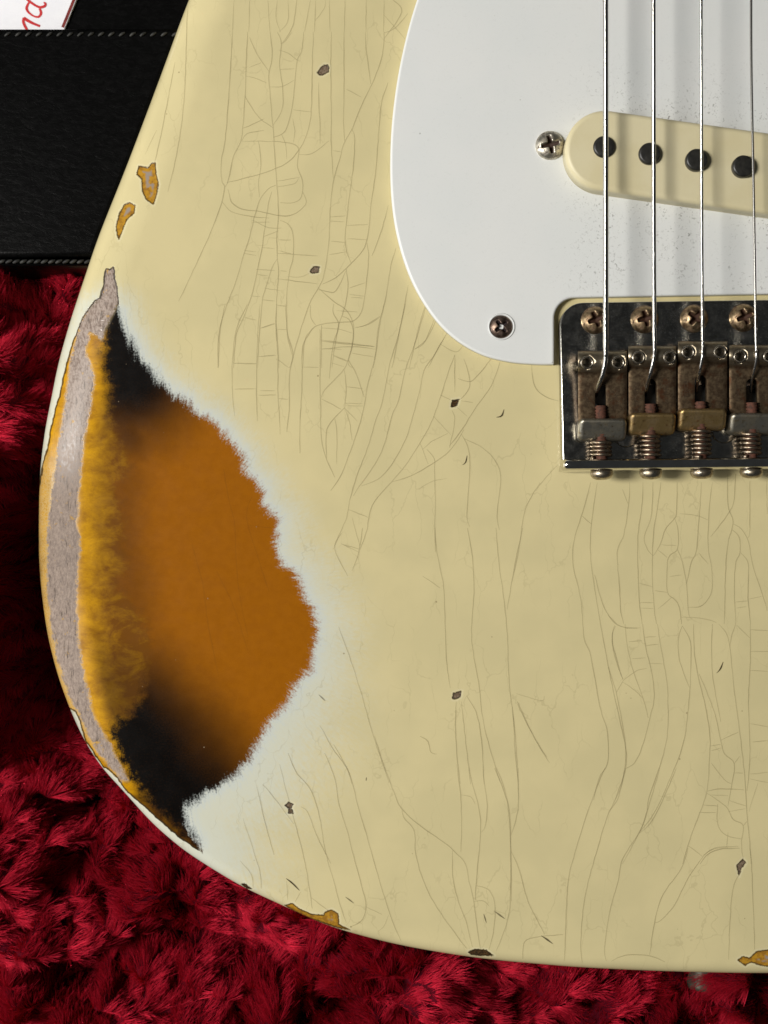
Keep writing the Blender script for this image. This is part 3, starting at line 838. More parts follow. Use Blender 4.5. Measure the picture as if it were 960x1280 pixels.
# ================================================================== shape builders
def offset_poly(p, d):
    """inset of a counter-clockwise closed polyline by d."""
    a = np.roll(p, 1, axis=0); b = np.roll(p, -1, axis=0)
    e1 = p - a; e2 = b - p
    e1 /= np.linalg.norm(e1, axis=1)[:, None] + 1e-12
    e2 /= np.linalg.norm(e2, axis=1)[:, None] + 1e-12
    n1 = np.stack([-e1[:, 1], e1[:, 0]], 1); n2 = np.stack([-e2[:, 1], e2[:, 0]], 1)
    m = n1 + n2
    m /= np.maximum((m * n1).sum(1), 0.3)[:, None] * 1.0
    return p + m * 0.5 * 2 * d / 2 if False else p + m * d / np.maximum(np.linalg.norm(m, axis=1)[:, None] ** 0, 1)


def ccw(p):
    p = np.asarray(p, float)
    x, y = p[:, 0], p[:, 1]
    A = 0.5 * np.sum(x * np.roll(y, -1) - np.roll(x, -1) * y)
    return p if A > 0 else p[::-1]


def slab(name, outline, z0, z1, bev, mat, parent, segs=4, zfun=None, sharp_base=True):
    """a plate with a rounded top edge from a plan outline in metres."""
    p = ccw(outline)
    n = len(p)
    rings = [np.column_stack([p, np.full(n, z0)]), np.column_stack([p, np.full(n, z1 - bev)])]
    for k in range(1, segs + 1):
        a = k / segs * math.pi / 2
        q = offset_poly(p, bev * (1 - math.cos(a)))
        rings.append(np.column_stack([q, np.full(n, z1 - bev + bev * math.sin(a))]))
    V = np.concatenate(rings)
    if zfun is not None:
        t = np.clip((V[:, 2] - z0) / (z1 - z0), 0, 1)
        V[:, 2] += zfun(V[:, 0], V[:, 1]) * t
    f = []
    for r in range(len(rings) - 1):
        for i in range(n):
            j = (i + 1) % n
            f.append((r * n + i, r * n + j, (r + 1) * n + j, (r + 1) * n + i))
    f.append(tuple((len(rings) - 1) * n + i for i in range(n)))
    f.append(tuple(n - 1 - i for i in range(n)))
    me = pydata(name, V, f)
    o = link(name, me, mat, parent)
    me.polygons[-1].use_smooth = False
    me.polygons[-2].use_smooth = False
    return o


def rounded_rect(x0, y0, x1, y1, r, seg=6):
    """px rectangle with rounded corners; r may be a tuple (tl, tr, br, bl) in px."""
    if not hasattr(r, '__len__'): r = (r,) * 4
    pts = []
    for (cx, cy, rr, a0) in ((x0 + r[0], y0 + r[0], r[0], 180), (x1 - r[1], y0 + r[1], r[1], 270), (x1 - r[2], y1 - r[2], r[2], 0), (x0 + r[3], y1 - r[3], r[3], 90)):
        for k in range(seg + 1):
            a = math.radians(a0 + 90 * k / seg)
            pts.append((cx + rr * math.cos(a), cy + rr * math.sin(a)))
    return pts


def px_plan(pts, z):
    return np.array([P(x, y, z)[:2] for x, y in pts])


def tube(name, pts, radii, mat, parent, sides=12, caps=True):
    pts = [Vector(p) for p in pts]
    V = []; F = []
    up = Vector((0.0, 0.0, 1.0))
    for i, p in enumerate(pts):
        t = (pts[min(i + 1, len(pts) - 1)] - pts[max(i - 1, 0)]).normalized()
        a = t.cross(up)
        if a.length < 1e-4: a = Vector((1, 0, 0))
        a.normalize(); b = a.cross(t).normalized()
        r = radii[i] if hasattr(radii, '__len__') else radii
        for k in range(sides):
            an = 2 * math.pi * k / sides
            V.append(p + a * (r * math.cos(an)) + b * (r * math.sin(an)))
    for i in range(len(pts) - 1):
        for k in range(sides):
            j = (k + 1) % sides
            F.append((i * sides + k, i * sides + j, (i + 1) * sides + j, (i + 1) * sides + k))
    if caps:
        F.append(tuple(range(sides))[::-1])
        F.append(tuple((len(pts) - 1) * sides + k for k in range(sides)))
    return link(name, pydata(name, V, F), mat, parent)


def lathe(name, prof, axis_o, axis_d, mat, parent, sides=28, smooth=True):
    """prof: (distance along axis, radius)."""
    d = Vector(axis_d).normalized()
    a = d.orthogonal().normalized(); b = d.cross(a)
    o0 = Vector(axis_o)
    V = []; F = []
    for (t, r) in prof:
        for k in range(sides):
            an = 2 * math.pi * k / sides
            V.append(o0 + d * t + a * (r * math.cos(an)) + b * (r * math.sin(an)))
    for i in range(len(prof) - 1):
        for k in range(sides):
            j = (k + 1) % sides
            F.append((i * sides + k, i * sides + j, (i + 1) * sides + j, (i + 1) * sides + k))
    F.append(tuple(range(sides))[::-1])
    F.append(tuple((len(prof) - 1) * sides + k for k in range(sides)))
    return link(name, pydata(name, V, F), mat, parent, smooth)


def dome_screw_mesh(name, r, h, arm_w, arm_l, depth, skirt=0.0006, rings=30, segs=64):
    """round-headed cross-slot screw: the slot is sunk into the head."""
    rho = np.concatenate([np.linspace(0, 0.8, 24), np.linspace(0.82, 1, rings - 23)])
    th = np.linspace(0, 2 * math.pi, segs, endpoint=False)
    R, T = np.meshgrid(rho * r, th, indexing='ij')
    x = R * np.cos(T); y = R * np.sin(T)
    z = h * np.sqrt(np.clip(1 - (R / r) ** 2 * 0.96, 0, 1)) - h * 0.2
    def arm(u, v):
        w = arm_w * (1 - 0.35 * np.clip(np.abs(u) / arm_l, 0, 1))
        return sst(w + 0.00012, w - 0.00012, np.abs(v)) * sst(arm_l + 0.00015, arm_l - 0.00015, np.abs(u))
    m = np.maximum(arm(x, y), arm(y, x))
    m = np.maximum(m, sst(arm_w * 1.7, arm_w * 1.2, R))
    dz = m * depth * (1 - 0.55 * np.clip(R / arm_l, 0, 1))
    z = z - dz
    V = np.stack([x, y, z], -1)
    low = V[-1:].copy(); low[..., 2] -= skirt + h * 0.4
    V = np.concatenate([V, low], 0)
    me = grid_mesh(name, V, segs, V.shape[0], closed_u=True)
    add_float_attr(me, "recess", np.concatenate([m, np.zeros((1, segs))], 0).ravel())
    me.flip_normals()
    return me


def put(name, me, mat, parent, loc, rot=(0, 0, 0), scale=None):
    o = link(name, me, mat, parent)
    o.location = loc
    o.rotation_euler = rot
    if scale: o.scale = scale
    return o


# ================================================================== the setting: plush lining of the case
def plush_height(x, y):
    """x, y in plan metres -> z, plus distance outside the guitar's outline (px)."""
    pts = np.stack([x / S + 480, 640 - y / S], 1)
    poly = np.concatenate([OUT[::6], [[1400, 1208], [1400, -400], [340, -400]]])
    d, _ = sdf(pts, poly)
    d = -d
    px, py = pts[:, 0], pts[:, 1]
    low = sst(960, 1130, py)
    level = -33 + 17 * low - 11 * sst(520, 640, py) * sst(960, 860, py)
    # the lining climbs towards the case wall left of the guitar
    level = level + sst(12, -62, px) * (34 * sst(540, 610, py) * sst(1000, 900, py) + 18 * sst(1010, 900, py))
    n1 = fbm(px / 80, py / 58, 3, 3) - 0.5
    rid = 1 - np.abs(2 * fbm(px / 100 + 0.5 * n1, py / 66, 21, 3) - 1)
    z = level + 30 * n1 + 20 * (rid - 0.7)
    cr = fbm(px / 105 + 0.8 * n1, py / 78, 33, 3) - 0.5
    z = z - 11 * np.exp(-(cr / 0.045) ** 2)
    cr2 = fbm(px / 62, py / 48 + 0.8 * n1, 44, 2) - 0.5
    z = z - 5 * np.exp(-(cr2 / 0.05) ** 2)
    z = z - 22 * np.exp(-(((px - 894) / 42.0) ** 2 + ((py - 1226) / 26.0) ** 2))
    z = np.where(d > 0, -46.5 + (z + 46.5) * sst(-2, 16, d), -46.5)
    return z * MM, d


GX = np.linspace(-0.135, 0.135, 260); GY = np.linspace(-0.150, 0.085, 230)
gx, gy = np.meshgrid(GX, GY)
gz, _ = plush_height(gx.ravel(), gy.ravel())
me = grid_mesh("plush_lining", np.stack([gx.ravel(), gy.ravel(), gz], 1), len(GX), len(GY))
plush = link("plush_lining", me, M['plush_base'])
tag(plush, "crumpled deep red plush lining of the case around the guitar", "lining", kind="structure")


def make_pile():
    N = 700000
    x = rng.uniform(-0.128, 0.128, N); y = rng.uniform(-0.146, 0.072, N)
    px = x / S + 480; py = 640 - y / S
    # keep what can be seen past the guitar
    poly = np.concatenate([OUT[::6], [[1400, 1208], [1400, -400], [340, -400]]])
    keep = (px < 560) | (py > 1080)
    x, y, px, py = x[keep], y[keep], px[keep], py[keep]
    z, d = plush_height(x, y)
    keep = (d > 4) & (d < 420)
    x, y, z, px, py, d = x[keep], y[keep], z[keep], px[keep], py[keep], d[keep]
    e = 0.0012
    zx, _ = plush_height(x + e, y); zy, _ = plush_height(x, y + e)
    gxn = np.clip(-(zx - z) / e, -2, 2); gyn = np.clip(-(zy - z) / e, -2, 2)
    # combed direction wanders over the cloth
    ang = (fbm(px / 150, py / 150, 5, 3) - 0.5) * 9 + 1.35
    lean = 0.55 + 1.1 * fbm(px / 60, py / 60, 9, 2)
    dx = gxn * 0.30 + np.cos(ang) * lean; dy = gyn * 0.30 + np.sin(ang) * lean
    dz = 0.75 + 0.0 * dx
    ln = np.sqrt(dx * dx + dy * dy + dz * dz)
    L = (0.0023 + 0.0015 * rng.random(len(x))) * (0.8 + 0.4 * vnoise(px / 25, py / 25, 40))
    # clumps
    cs = 0.0014
    cx = np.floor(x / cs); cy = np.floor(y / cs)
    jx = (cx + 0.2 + 0.6 * _hash(cx, cy, 91)) * cs; jy = (cy + 0.2 + 0.6 * _hash(cx, cy, 92)) * cs
    ca = (_hash(cx, cy, 93) - 0.5) * 0.9; cb = (_hash(cx, cy, 94) - 0.5) * 0.9
    # tufts: neighbouring clumps close on a common tip, dark gaps open between them
    ts = 0.0062
    wx = x + 0.0030 * (fbm(px / 22, py / 22, 61, 2) - 0.5); wy = y + 0.0030 * (fbm(px / 22, py / 22, 62, 2) - 0.5)
    bx = np.floor(wx / ts); by = np.floor(wy / ts)
    best = np.full(len(x), 1e9); tx = bx.copy(); ty = by.copy(); kx = x.copy(); ky = y.copy()
    for ox in (-1, 0, 1):
        for oy in (-1, 0, 1):
            cx_ = bx + ox; cy_ = by + oy
            qx = (cx_ + _hash(cx_, cy_, 71)) * ts; qy = (cy_ + _hash(cx_, cy_, 72)) * ts
            dd_ = (wx - qx) ** 2 + (wy - qy) ** 2
            m = dd_ < best
            best[m] = dd_[m]; tx[m] = cx_[m]; ty[m] = cy_[m]; kx[m] = qx[m]; ky[m] = qy[m]
    tdx = (_hash(tx, ty, 73) - 0.5) * 1.3; tdy = (_hash(tx, ty, 74) - 0.5) * 1.3
    dx = dx + tdx; dy = dy + tdy
    ln = np.sqrt(dx * dx + dy * dy + dz * dz)
    ux = dx / ln + ca * 0.30 + rng.normal(0, 0.16, len(x)); uy = dy / ln + cb * 0.30 + rng.normal(0, 0.16, len(x)); uz = dz / ln
    K = 6
    t = np.linspace(0, 1, K)
    pos = np.zeros((len(x), K, 3), np.float32)
    for k, tt in enumerate(t):
        cl = 0.17 * tt ** 1.3
        bend = tt ** 1.5
        pos[:, k, 0] = x + (jx - x) * cl + (kx - x) * (0.20 * tt) + L * (ux * bend)
        pos[:, k, 1] = y + (jy - y) * cl + (ky - y) * (0.20 * tt) + L * (uy * bend)
        pos[:, k, 2] = z + L * (uz * tt * (1 - 0.18 * tt))
    # the pile is pushed aside by the guitar's edge
    flat = pos.reshape(-1, 3)
    fp = np.stack([flat[:, 0] / S + 480, 640 - flat[:, 1] / S], 1)
    dd = -sdf(fp, poly)[0]
    bad = (dd < 1.5).reshape(-1, K).any(1)
    pos = pos[~bad]
    n = len(pos)
    hc = bpy.data.hair_curves.new("pile")
    hc.add_curves([K] * n)
    hc.attributes['position'].data.foreach_set('vector', pos.ravel())
    ra = hc.attributes.new('radius', 'FLOAT', 'POINT')
    r0 = 0.000064 * (0.7 + 0.6 * rng.random(n))
    ra.data.foreach_set('value', (r0[:, None] * np.linspace(1.0, 0.35, K)[None, :]).astype(np.float32).ravel())
    hc.materials.append(M['plush'])
    o = bpy.data.objects.new("pile", hc)
    COL.objects.link(o)
    o.parent = plush
    tag(o, kind="stuff")
    return o


pile = make_pile()


# ================================================================== accessory compartment of the case
comp = empty("case_compartment", P(60, 200, -0.046))
tag(comp, "black leatherette accessory compartment of the case with stitched edges, beside the guitar", "compartment")
ZT = -0.012                                            # its lid
edge = [(x - 1.3 * MM / S, y) for x, y in OUT if 24 < y < 345]
edge = edge[::6]


def lid_outline(y0, y1, grow=0.0):
    inner = [(x, y) for x, y in edge if y0 < y < y1]
    xs = np.interp([y0, y1], [p[1] for p in edge], [p[0] for p in edge])
    pl = [(-150, y0), (xs[0], y0)] + inner + [(xs[1], y1), (-150, y1)]
    return np.array([((x - 480) * S, (640 - y) * S) for x, y in pl])


KZ = D / (D - ZT)      # plan px = 480 + (px-480)/KZ... for points at height ZT


def lid_y(py): return 640 + (py - 640) * (D - ZT) / D


slab("lid", lid_outline(lid_y(35), lid_y(321)), -0.045, ZT, 1.2 * MM, M['leather'], comp, 5)
slab("edge_binding", lid_outline(lid_y(322.3), lid_y(331)), -0.045, ZT - 0.7 * MM, 1.0 * MM, M['leather'], comp, 5)
zrec = -0.024
rp = [(-150, lid_y(-120)), (240, lid_y(-120)), (228, lid_y(30)), (-150, lid_y(30))]
rp = [(-150, -220), (232, -220), (232, lid_y(34)), (-150, lid_y(34))]
_e = [(x - 1.3 * MM / S, y) for x, y in OUT if y < lid_y(33)][::6]
rp = [(-150, _e[0][1])] + _e + [(-150, _e[-1][1])]
slab("recess_floor", np.array([((x - 480) * S, (640 - y) * S) for x, y in rp]), -0.045, zrec, 0.5 * MM, M['leather'], comp, 2)


def stitch_row(y, x0, x1, step, ln, slope, z, r):
    V = []; F = []
    x = x0
    while x < x1:
        a = P(x, y + slope / 2, z); b = P(x + ln, y - slope / 2, z)
        for k in range(5):
            t = k / 4
            c = a.lerp(b, t) + Vector((0, 0, 0.00022 * math.sin(math.pi * t)))
            rr = r * (0.55 + 0.45 * math.sin(math.pi * t))
            dirv = (b - a).normalized(); s = Vector((-dirv.y, dirv.x, 0))
            for q in range(6):
                an = math.pi * 2 * q / 6
                V.append(c + s * rr * math.cos(an) + Vector((0, 0, rr * math.sin(an))))
        base = len(V) - 30
        for k in range(4):
            for q in range(6):
                F.append((base + k * 6 + q, base + k * 6 + (q + 1) % 6, base + k * 6 + 6 + (q + 1) % 6, base + k * 6 + 6 + q))
        x += step * (0.96 + 0.08 * random.random())
    return V, F


V, F = stitch_row(43, -20, 222, 13.2, 7.5, 4.5, ZT + 0.00005, 0.00036)
V2, F2 = stitch_row(327, -20, 112, 9.0, 8.5, 3.5, ZT - 0.0005, 0.00040)
F2 = [tuple(i + len(V) for i in f) for f in F2]
st = link("stitching", pydata("stitching", V + V2, F + F2), M['thread_black'], comp)
tag(st, kind="stuff")

# ------------------------------------------------------------------ hang tag tucked behind the lid
ZTAG = zrec + 0.9 * MM
tg = empty("hang_tag", P(40, 10, zrec))
tag(tg, "white card hang tag with red script, tucked behind the black leatherette lid", "tag")
u = np.array([13.0, -32.0]); u /= np.linalg.norm(u)    # along its right edge, going up
c0 = np.array([89.5, 14.0])
nv = np.array([u[1], -u[0]])                           # to the left
if nv[0] > 0: nv = -nv
cardp = [c0 + u * 60, c0 - u * 28, c0 - u * 80 + nv * 25, c0 - u * 80 + nv * 130, c0 + u * 60 + nv * 130]
slab("card", px_plan(cardp, ZTAG), zrec + 0.1 * MM, ZTAG, 0.1 * MM, M['card'], tg, 2)


def flat_strip(name, poly_px, z, mat, parent):
    p = ccw(px_plan(poly_px, z))
    V = [(a, b, z) for a, b in p]
    return link(name, pydata(name, V, [tuple(range(len(V)))]), mat, parent, smooth=False)


b0 = c0 + nv * 1.0
flat_strip("border", [b0 + u * 60, b0 - u * 23, b0 - u * 23 + nv * 3.6, b0 + u * 60 + nv * 3.6], ZTAG + 0.06 * MM, M['ink_dark'], tg)


def ribbon_px(name, pts, w, z, mat, parent, closed=False):
    c = catmull(pts, 8)
    tdir = np.gradient(c, axis=0)
    tdir /= np.linalg.norm(tdir, axis=1)[:, None] + 1e-9
    nn = np.stack([-tdir[:, 1], tdir[:, 0]], 1)
    ww = np.interp(np.linspace(0, 1, len(c)), np.linspace(0, 1, len(w)), w)[:, None] if hasattr(w, '__len__') else w
    V = [P(a, b, z) for a, b in c + nn * ww / 2] + [P(a, b, z) for a, b in c - nn * ww / 2]
    n = len(c)
    return link(name, pydata(name, V, [(i, i + 1, n + i + 1, n + i) for i in range(n - 1)]), mat, parent)


zl = ZTAG + 0.06 * MM
K8 = 0.125
ribbon_px("letter", zc(0, 0, K8, [(395, 85), (410, 130), (385, 168), (335, 160), (285, 122), (266, 85), (275, 50), (292, 22)]), [2.6, 3.4, 2.8, 2.2, 2.8, 3.6, 3.0, 2.2], zl, M['ink'], tg)
ribbon_px("letter", zc(0, 0, K8, [(230, -80), (262, -20), (300, 18), (360, 58), (402, 72), (442, 62), (455, 38), (436, 24)]), [3.4, 3.4, 3.0, 2.8, 3.2, 3.4, 2.6, 2.0], zl + 0.04 * MM, M['ink'], tg)
ribbon_px("letter", zc(0, 0, K8, [(395, 85), (400, 75), (402, 68)]), 2.6, zl + 0.02 * MM, M['ink'], tg)
ribbon_px("letter", zc(0, 0, K8, [(238, 176), (262, 196), (318, 228), (360, 246), (400, 262)]), [3.4, 4.0, 3.4, 3.0, 3.0], zl, M['ink'], tg)
ribbon_px("letter", zc(0, 0, K8, [(238, 176), (232, 215), (246, 255), (270, 300)]), [3.0, 3.2, 3.4, 3.0], zl + 0.04 * MM, M['ink'], tg)


# ================================================================== the guitar
G = empty("electric_guitar", (0, 0, -0.0455))
tag(G, "worn cream electric guitar with cracked lacquer and an amber bare patch, lying in red plush", "guitar")


def make_body():
    C = np.array([1090.0, 330.0])
    # rows: distance from the outline along the ray towards C (px)
    rows = list(REpx * (1 - np.cos(np.linspace(0, math.pi / 2, 22))))
    r = rows[-1]; step = 1.2
    while r < 930:
        step = min(2.0, step * 1.03) if r < 480 else min(2.6, step * 1.02)
        r += step
        rows.append(r)
    rows = np.array(rows)
    vec = C[None] - OUT
    ln = np.linalg.norm(vec, axis=1, keepdims=True)
    # unit inward normal part: rows measured perpendicular near the rim, along the ray inside
    tang = np.gradient(OUT, axis=0); tang /= np.linalg.norm(tang, axis=1, keepdims=True)
    nrm = np.stack([-tang[:, 1], tang[:, 0]], 1)
    sgn = np.sign((nrm * vec).sum(1, keepdims=True)); nrm = nrm * sgn
    dirr = vec / ln
    cosn = (nrm * dirr).sum(1)
    pl = np.zeros((len(rows), NU, 2))
    for k, rr in enumerate(rows):
        f = np.minimum(rr / 935.0, 0.985)
        lenk = np.minimum(rr / np.maximum(cosn, 0.35), 1e9)
        b = sst(60, 400, np.array([rr]))[0]
        dist = lenk * (1 - b) + (f * ln[:, 0]) * b
        dist = np.minimum(dist, ln[:, 0] * 0.985)
        pl[k] = OUT + dirr * dist[:, None]
    flat = pl.reshape(-1, 2)
    near = np.ones(len(flat), bool)
    kk = np.repeat(np.arange(len(rows)), NU)
    near = rows[kk] < 190
    z = np.zeros(len(flat)); dist = np.full(len(flat), 300.0)
    # exact-enough distance to the rim by local window search
    d_est = np.full(len(flat), 1e9); s_est = np.zeros(len(flat))
    ui = np.tile(np.arange(NU), len(rows))
    idx = np.where(near)[0]
    for off in range(-60, 61, 3):
        j = np.clip(ui[idx] + off, 0, NU - 2)
        a = OUT[j]; e = OUT[np.minimum(j + 3, NU - 1)] - a
        w = flat[idx] - a
        t = np.clip((w * e).sum(1) / ((e * e).sum(1) + 1e-9), 0, 1)
        dd = np.linalg.norm(w - e * t[:, None], axis=1)
        m = dd < d_est[idx]
        ii = idx[m]
        d_est[ii] = dd[m]; s_est[ii] = OS[j[m]] + t[m] * 1.62 * 3
    w = np.interp(s_est, OS, CW); h = np.interp(s_est, OS, CH)
    dn = np.where(near, d_est, 300.0)
    z = -h * np.clip(1 - dn / w, 0, 1) ** 2
    dr = np.clip(dn * S, 0, RE)
    z -= RE - np.sqrt(np.maximum(RE ** 2 - (RE - dr) ** 2, 0))
    # chips sink a little
    U = 480 + (flat[:, 0] - 480) * D / (D - z); Vv = 640 + (flat[:, 1] - 640) * D / (D - z)
    pts = np.stack([U, Vv], 1)
    n = len(pts)
    dC = np.full(n, -40.0); kC = np.zeros(n)
    for poly, kind in CHIPS:
        p = np.array(poly)
        lo = p.min(0) - 9; hi = p.max(0) + 9
        m = np.where((pts[:, 0] > lo[0]) & (pts[:, 0] < hi[0]) & (pts[:, 1] > lo[1]) & (pts[:, 1] < hi[1]))[0]
        if len(m) == 0: continue
        d, _ = sdf(pts[m], p)
        g = d > dC[m]
        dC[m[g]] = d[g]; kC[m[g]] = kind
    z = z - 0.00010 * sst(-0.8, 1.2, dC)
    # worn patch fields
    sub = np.arange(n)
    q = pts[sub]
    dA = np.full(n, 400.0); sA = np.zeros(n); dY = np.full(n, -300.0); dG = np.full(n, -300.0)
    d, s = sdf(q, W_POLY); dA[sub] = -d; sA[sub] = s; sP = np.arctan2(Vv - 740, U - 185) * 190.0
    dY[sub] = sdf(q, Y_POLY)[0]
    dG[sub] = sdf(q, G_POLY)[0]
    lenR = np.linalg.norm(np.diff(np.array(W_RIGHT), axis=0), axis=1).sum()
    lenW = np.linalg.norm(np.diff(np.concatenate([W_POLY, W_POLY[:1]]), axis=0), axis=1).sum()
    sharp = sst(lenR - 12, lenR + 6, sA)
    sharp = np.maximum(sharp, sst(14, 4, sA))
    sharp = sharp * sst(70, 25, np.abs(dA))
    # black of the sunburst
    def blob(line, r0, r1):
        return sst(r1, r0, seg_dist(q, np.array(line, float), closed=False)[0])
    wob = (fbm(q[:, 0] / 60, q[:, 1] / 60, 50, 3) - 0.5) * 26
    def blobw(line, r0, r1, p=1.0):
        dd = seg_dist(q, np.array(line, float), closed=False)[0] + wob
        return sst(r1, r0, dd) ** p
    b = blobw([(140, 385), (150, 430), (158, 462)], 10, 150, 1.0)
    b = np.maximum(b, blobw([(150, 470), (160, 540)], 4, 70) * 0.55)
    b = np.maximum(b, blobw([(150, 560), (152, 700), (165, 840)], 4, 62) * 0.26)
    b = np.maximum(b, blobw([(140, 925), (180, 985), (235, 1040), (250, 1070)], 30, 180, 1.0))
    black = np.zeros(n); black[sub] = 1 - (1 - b) ** 1.75
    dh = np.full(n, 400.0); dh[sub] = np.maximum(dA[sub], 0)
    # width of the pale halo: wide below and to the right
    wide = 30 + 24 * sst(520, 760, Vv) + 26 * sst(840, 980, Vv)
    haze_light = 0.62 * np.exp(-(dh / wide) ** 1.6) * sst(330, 390, Vv)
    haze_light += 0.15 * np.exp(-dh / 170.0) * sst(700, 1000, Vv)  # broad lower-left paling: window light painted into the cream
    haze_light = np.clip(haze_light, 0, 1)
    rim = np.zeros(n)
    rim[sub] = sst(85, 62, q[:, 0] - np.interp(q[:, 1], [400, 560, 650, 800, 880, 960], [30, 14, 0, 6, 28, 70])) * sst(540, 600, q[:, 1]) * sst(960, 880, q[:, 1])
    XY = np.stack([(flat[:, 0] - 480) * S, (640 - flat[:, 1]) * S, z], 1)
    V = XY.reshape(len(rows), NU, 3)
    # side and back rows, from the rim downwards
    side = []
    rim0 = V[0]
    inward = nrm * [1, -1]
    zr = rim0[:, 2]
    for f in (0.03, 0.1, 0.25, 0.5, 0.75, 0.92):
        a = rim0.copy(); a[:, 2] = zr + (-0.0418 - zr) * f; side.append(a)
    for a_ in (30, 60, 90):
        t = math.radians(a_)
        a = rim0.copy(); a[:, :2] += inward * (0.0030 * (1 - math.cos(t))); a[:, 2] = -0.0418 - 0.003 * math.sin(t); side.append(a)
    cpt = np.array([(C[0] - 480) * S, (640 - C[1]) * S])
    a = rim0.copy(); a[:, :2] = a[:, :2] * 0.1 + cpt * 0.9; a[:, 2] = -0.0448; side.append(a)
    side = np.array(side[::-1])
    nS = len(side)
    allV = np.concatenate([side, V], 0)
    me = grid_mesh("body", allV, NU, allV.shape[0])
    pad = nS * NU
    def full(cols, padv):
        A = np.stack(cols, 1)
        Bp = np.tile(A[:NU], (nS, 1)) if padv is None else np.tile(np.array(padv, float), (pad, 1))
        return np.concatenate([Bp, A], 0)
    add_vec_attr(me, "paint_pos", np.concatenate([np.stack([side.reshape(-1, 3)[:, 0] / S + 480, 640 - side.reshape(-1, 3)[:, 1] / S, side.reshape(-1, 3)[:, 2] / S], 1), np.stack([U, Vv, z / S], 1)], 0))
    wa = full([dA, sP, dY], None); wc = full([dC, kC, sharp], None)
    wa[:pad - NU, 0] = np.maximum(wa[:pad - NU, 0], 60.0)     # the side keeps its cream coat
    wc[:pad - NU, 0] = -40.0
    add_vec_attr(me, "wear_a", wa)
    add_vec_attr(me, "wear_b", full([dG, black, haze_light], None))
    add_vec_attr(me, "wear_c", wc)
    add_float_attr(me, "rim", full([rim], None)[:, 0])
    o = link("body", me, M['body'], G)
    return o


body = make_body()
_m = body.data
# make sure normals point outwards (up on the top)
if _m.polygons[len(_m.polygons) - 500].normal.z < 0:
    _m.flip_normals()


def make_cracks():
    V = []; Q = []; A = []
    lines = []
    for ox, oy, k, ls in CRACKS:
        for l in ls:
            small = len(l) <= 3 and np.linalg.norm(np.array(l[0]) - np.array(l[-1])) * k < 45
            lines.append((zc(ox, oy, k, l), 0.72 if small else 0.86, 0.25 if small else 0.29, 0.0))
    for l in DASHES:
        lines.append((l, 1.5, 0.95 if len(l) == 3 else 0.6, 1.0))
    base = 0
    for pts, w, alpha, kind in lines:
        c = resample(catmull(pts, 6), 2.5)
        if len(c) < 2: continue
        seed = rng.integers(0, 9999)
        t = np.arange(len(c))
        jit = (vnoise(t / 3.0, t * 0 + seed, 1) - 0.5) * 0.6
        td = np.gradient(c, axis=0); td /= np.linalg.norm(td, axis=1, keepdims=True) + 1e-9
        nn = np.stack([-td[:, 1], td[:, 0]], 1)
        if kind == 0: c = c + nn * jit[:, None]
        ww = w * (0.85 + 0.35 * vnoise(t / 5.0, t * 0 + seed + 3, 2))
        end = np.minimum(np.minimum(t, len(t) - 1 - t) / 3.0, 1.0)
        if kind: ww = ww * (0.25 + 0.75 * end)
        else: ww = ww * (0.5 + 0.5 * np.minimum(np.minimum(t, len(t) - 1 - t) / min(6.0, len(t) / 4.0), 1.0))
        al = alpha * (0.7 + 0.5 * vnoise(t / 9.0, t * 0 + seed + 5, 3))
        l = c + nn * ww[:, None]; r = c - nn * ww[:, None]
        zz, dd = body_z(np.concatenate([l, c, r]))
        ok = dd[len(c):2 * len(c)] > 4
        al = al * ok * sst(2, 10, dd[len(c):2 * len(c)])
        n = len(c)
        inw = inside(c, W_POLY)
        for arr, side, zoff in ((l, 1.0, 0), (c, 0.0, n), (r, -1.0, 2 * n)):
            V.append(np.stack([(arr[:, 0] - 480) * S, (640 - arr[:, 1]) * S, zz[zoff:zoff + n] + 0.00007], 1))
            A.append(np.stack([al * np.where(inw, 0.35, 1.0), np.maximum(kind, inw * 1.0), np.full(n, side)], 1))
        i = np.arange(n - 1)
        for a, b in ((0, n), (n, 2 * n)):
            Q.append(np.stack([base + a + i, base + b + i, base + b + i + 1, base + a + i + 1], 1))
        base += 3 * n
    me = quad_mesh("lacquer_cracks", np.concatenate(V), np.concatenate(Q))
    add_vec_attr(me, "crack", np.concatenate(A))
    o = link("lacquer_cracks", me, M['crack'], body)
    tag(o, kind="stuff")
    o.visible_shadow = True
    return o


make_cracks()

# ------------------------------------------------------------------ pickguard
ZG = 2.1 * MM
pg_l = catmull([(575, -130), (545, -60), (521, 0), (504, 62), (493, 125), (488, 188), (489.5, 250), (498, 302), (515, 352), (540, 394), (568, 423), (602, 443), (638, 452.5), (672, 455.5), (692.5, 455.5)], 8)
corner = [(693, 452), (693, 405)] + [(719 - 26 * math.cos(a), 398 - 26 * math.sin(a)) for a in np.linspace(0.1, math.pi / 2, 9)]
pg = list(pg_l) + corner + [(960, 367.5), (1130, 364), (1130, -130)]
guard = slab("pickguard", px_plan(pg, ZG), 0.03 * MM, ZG, 0.55 * MM, M['guard'], G, 4)

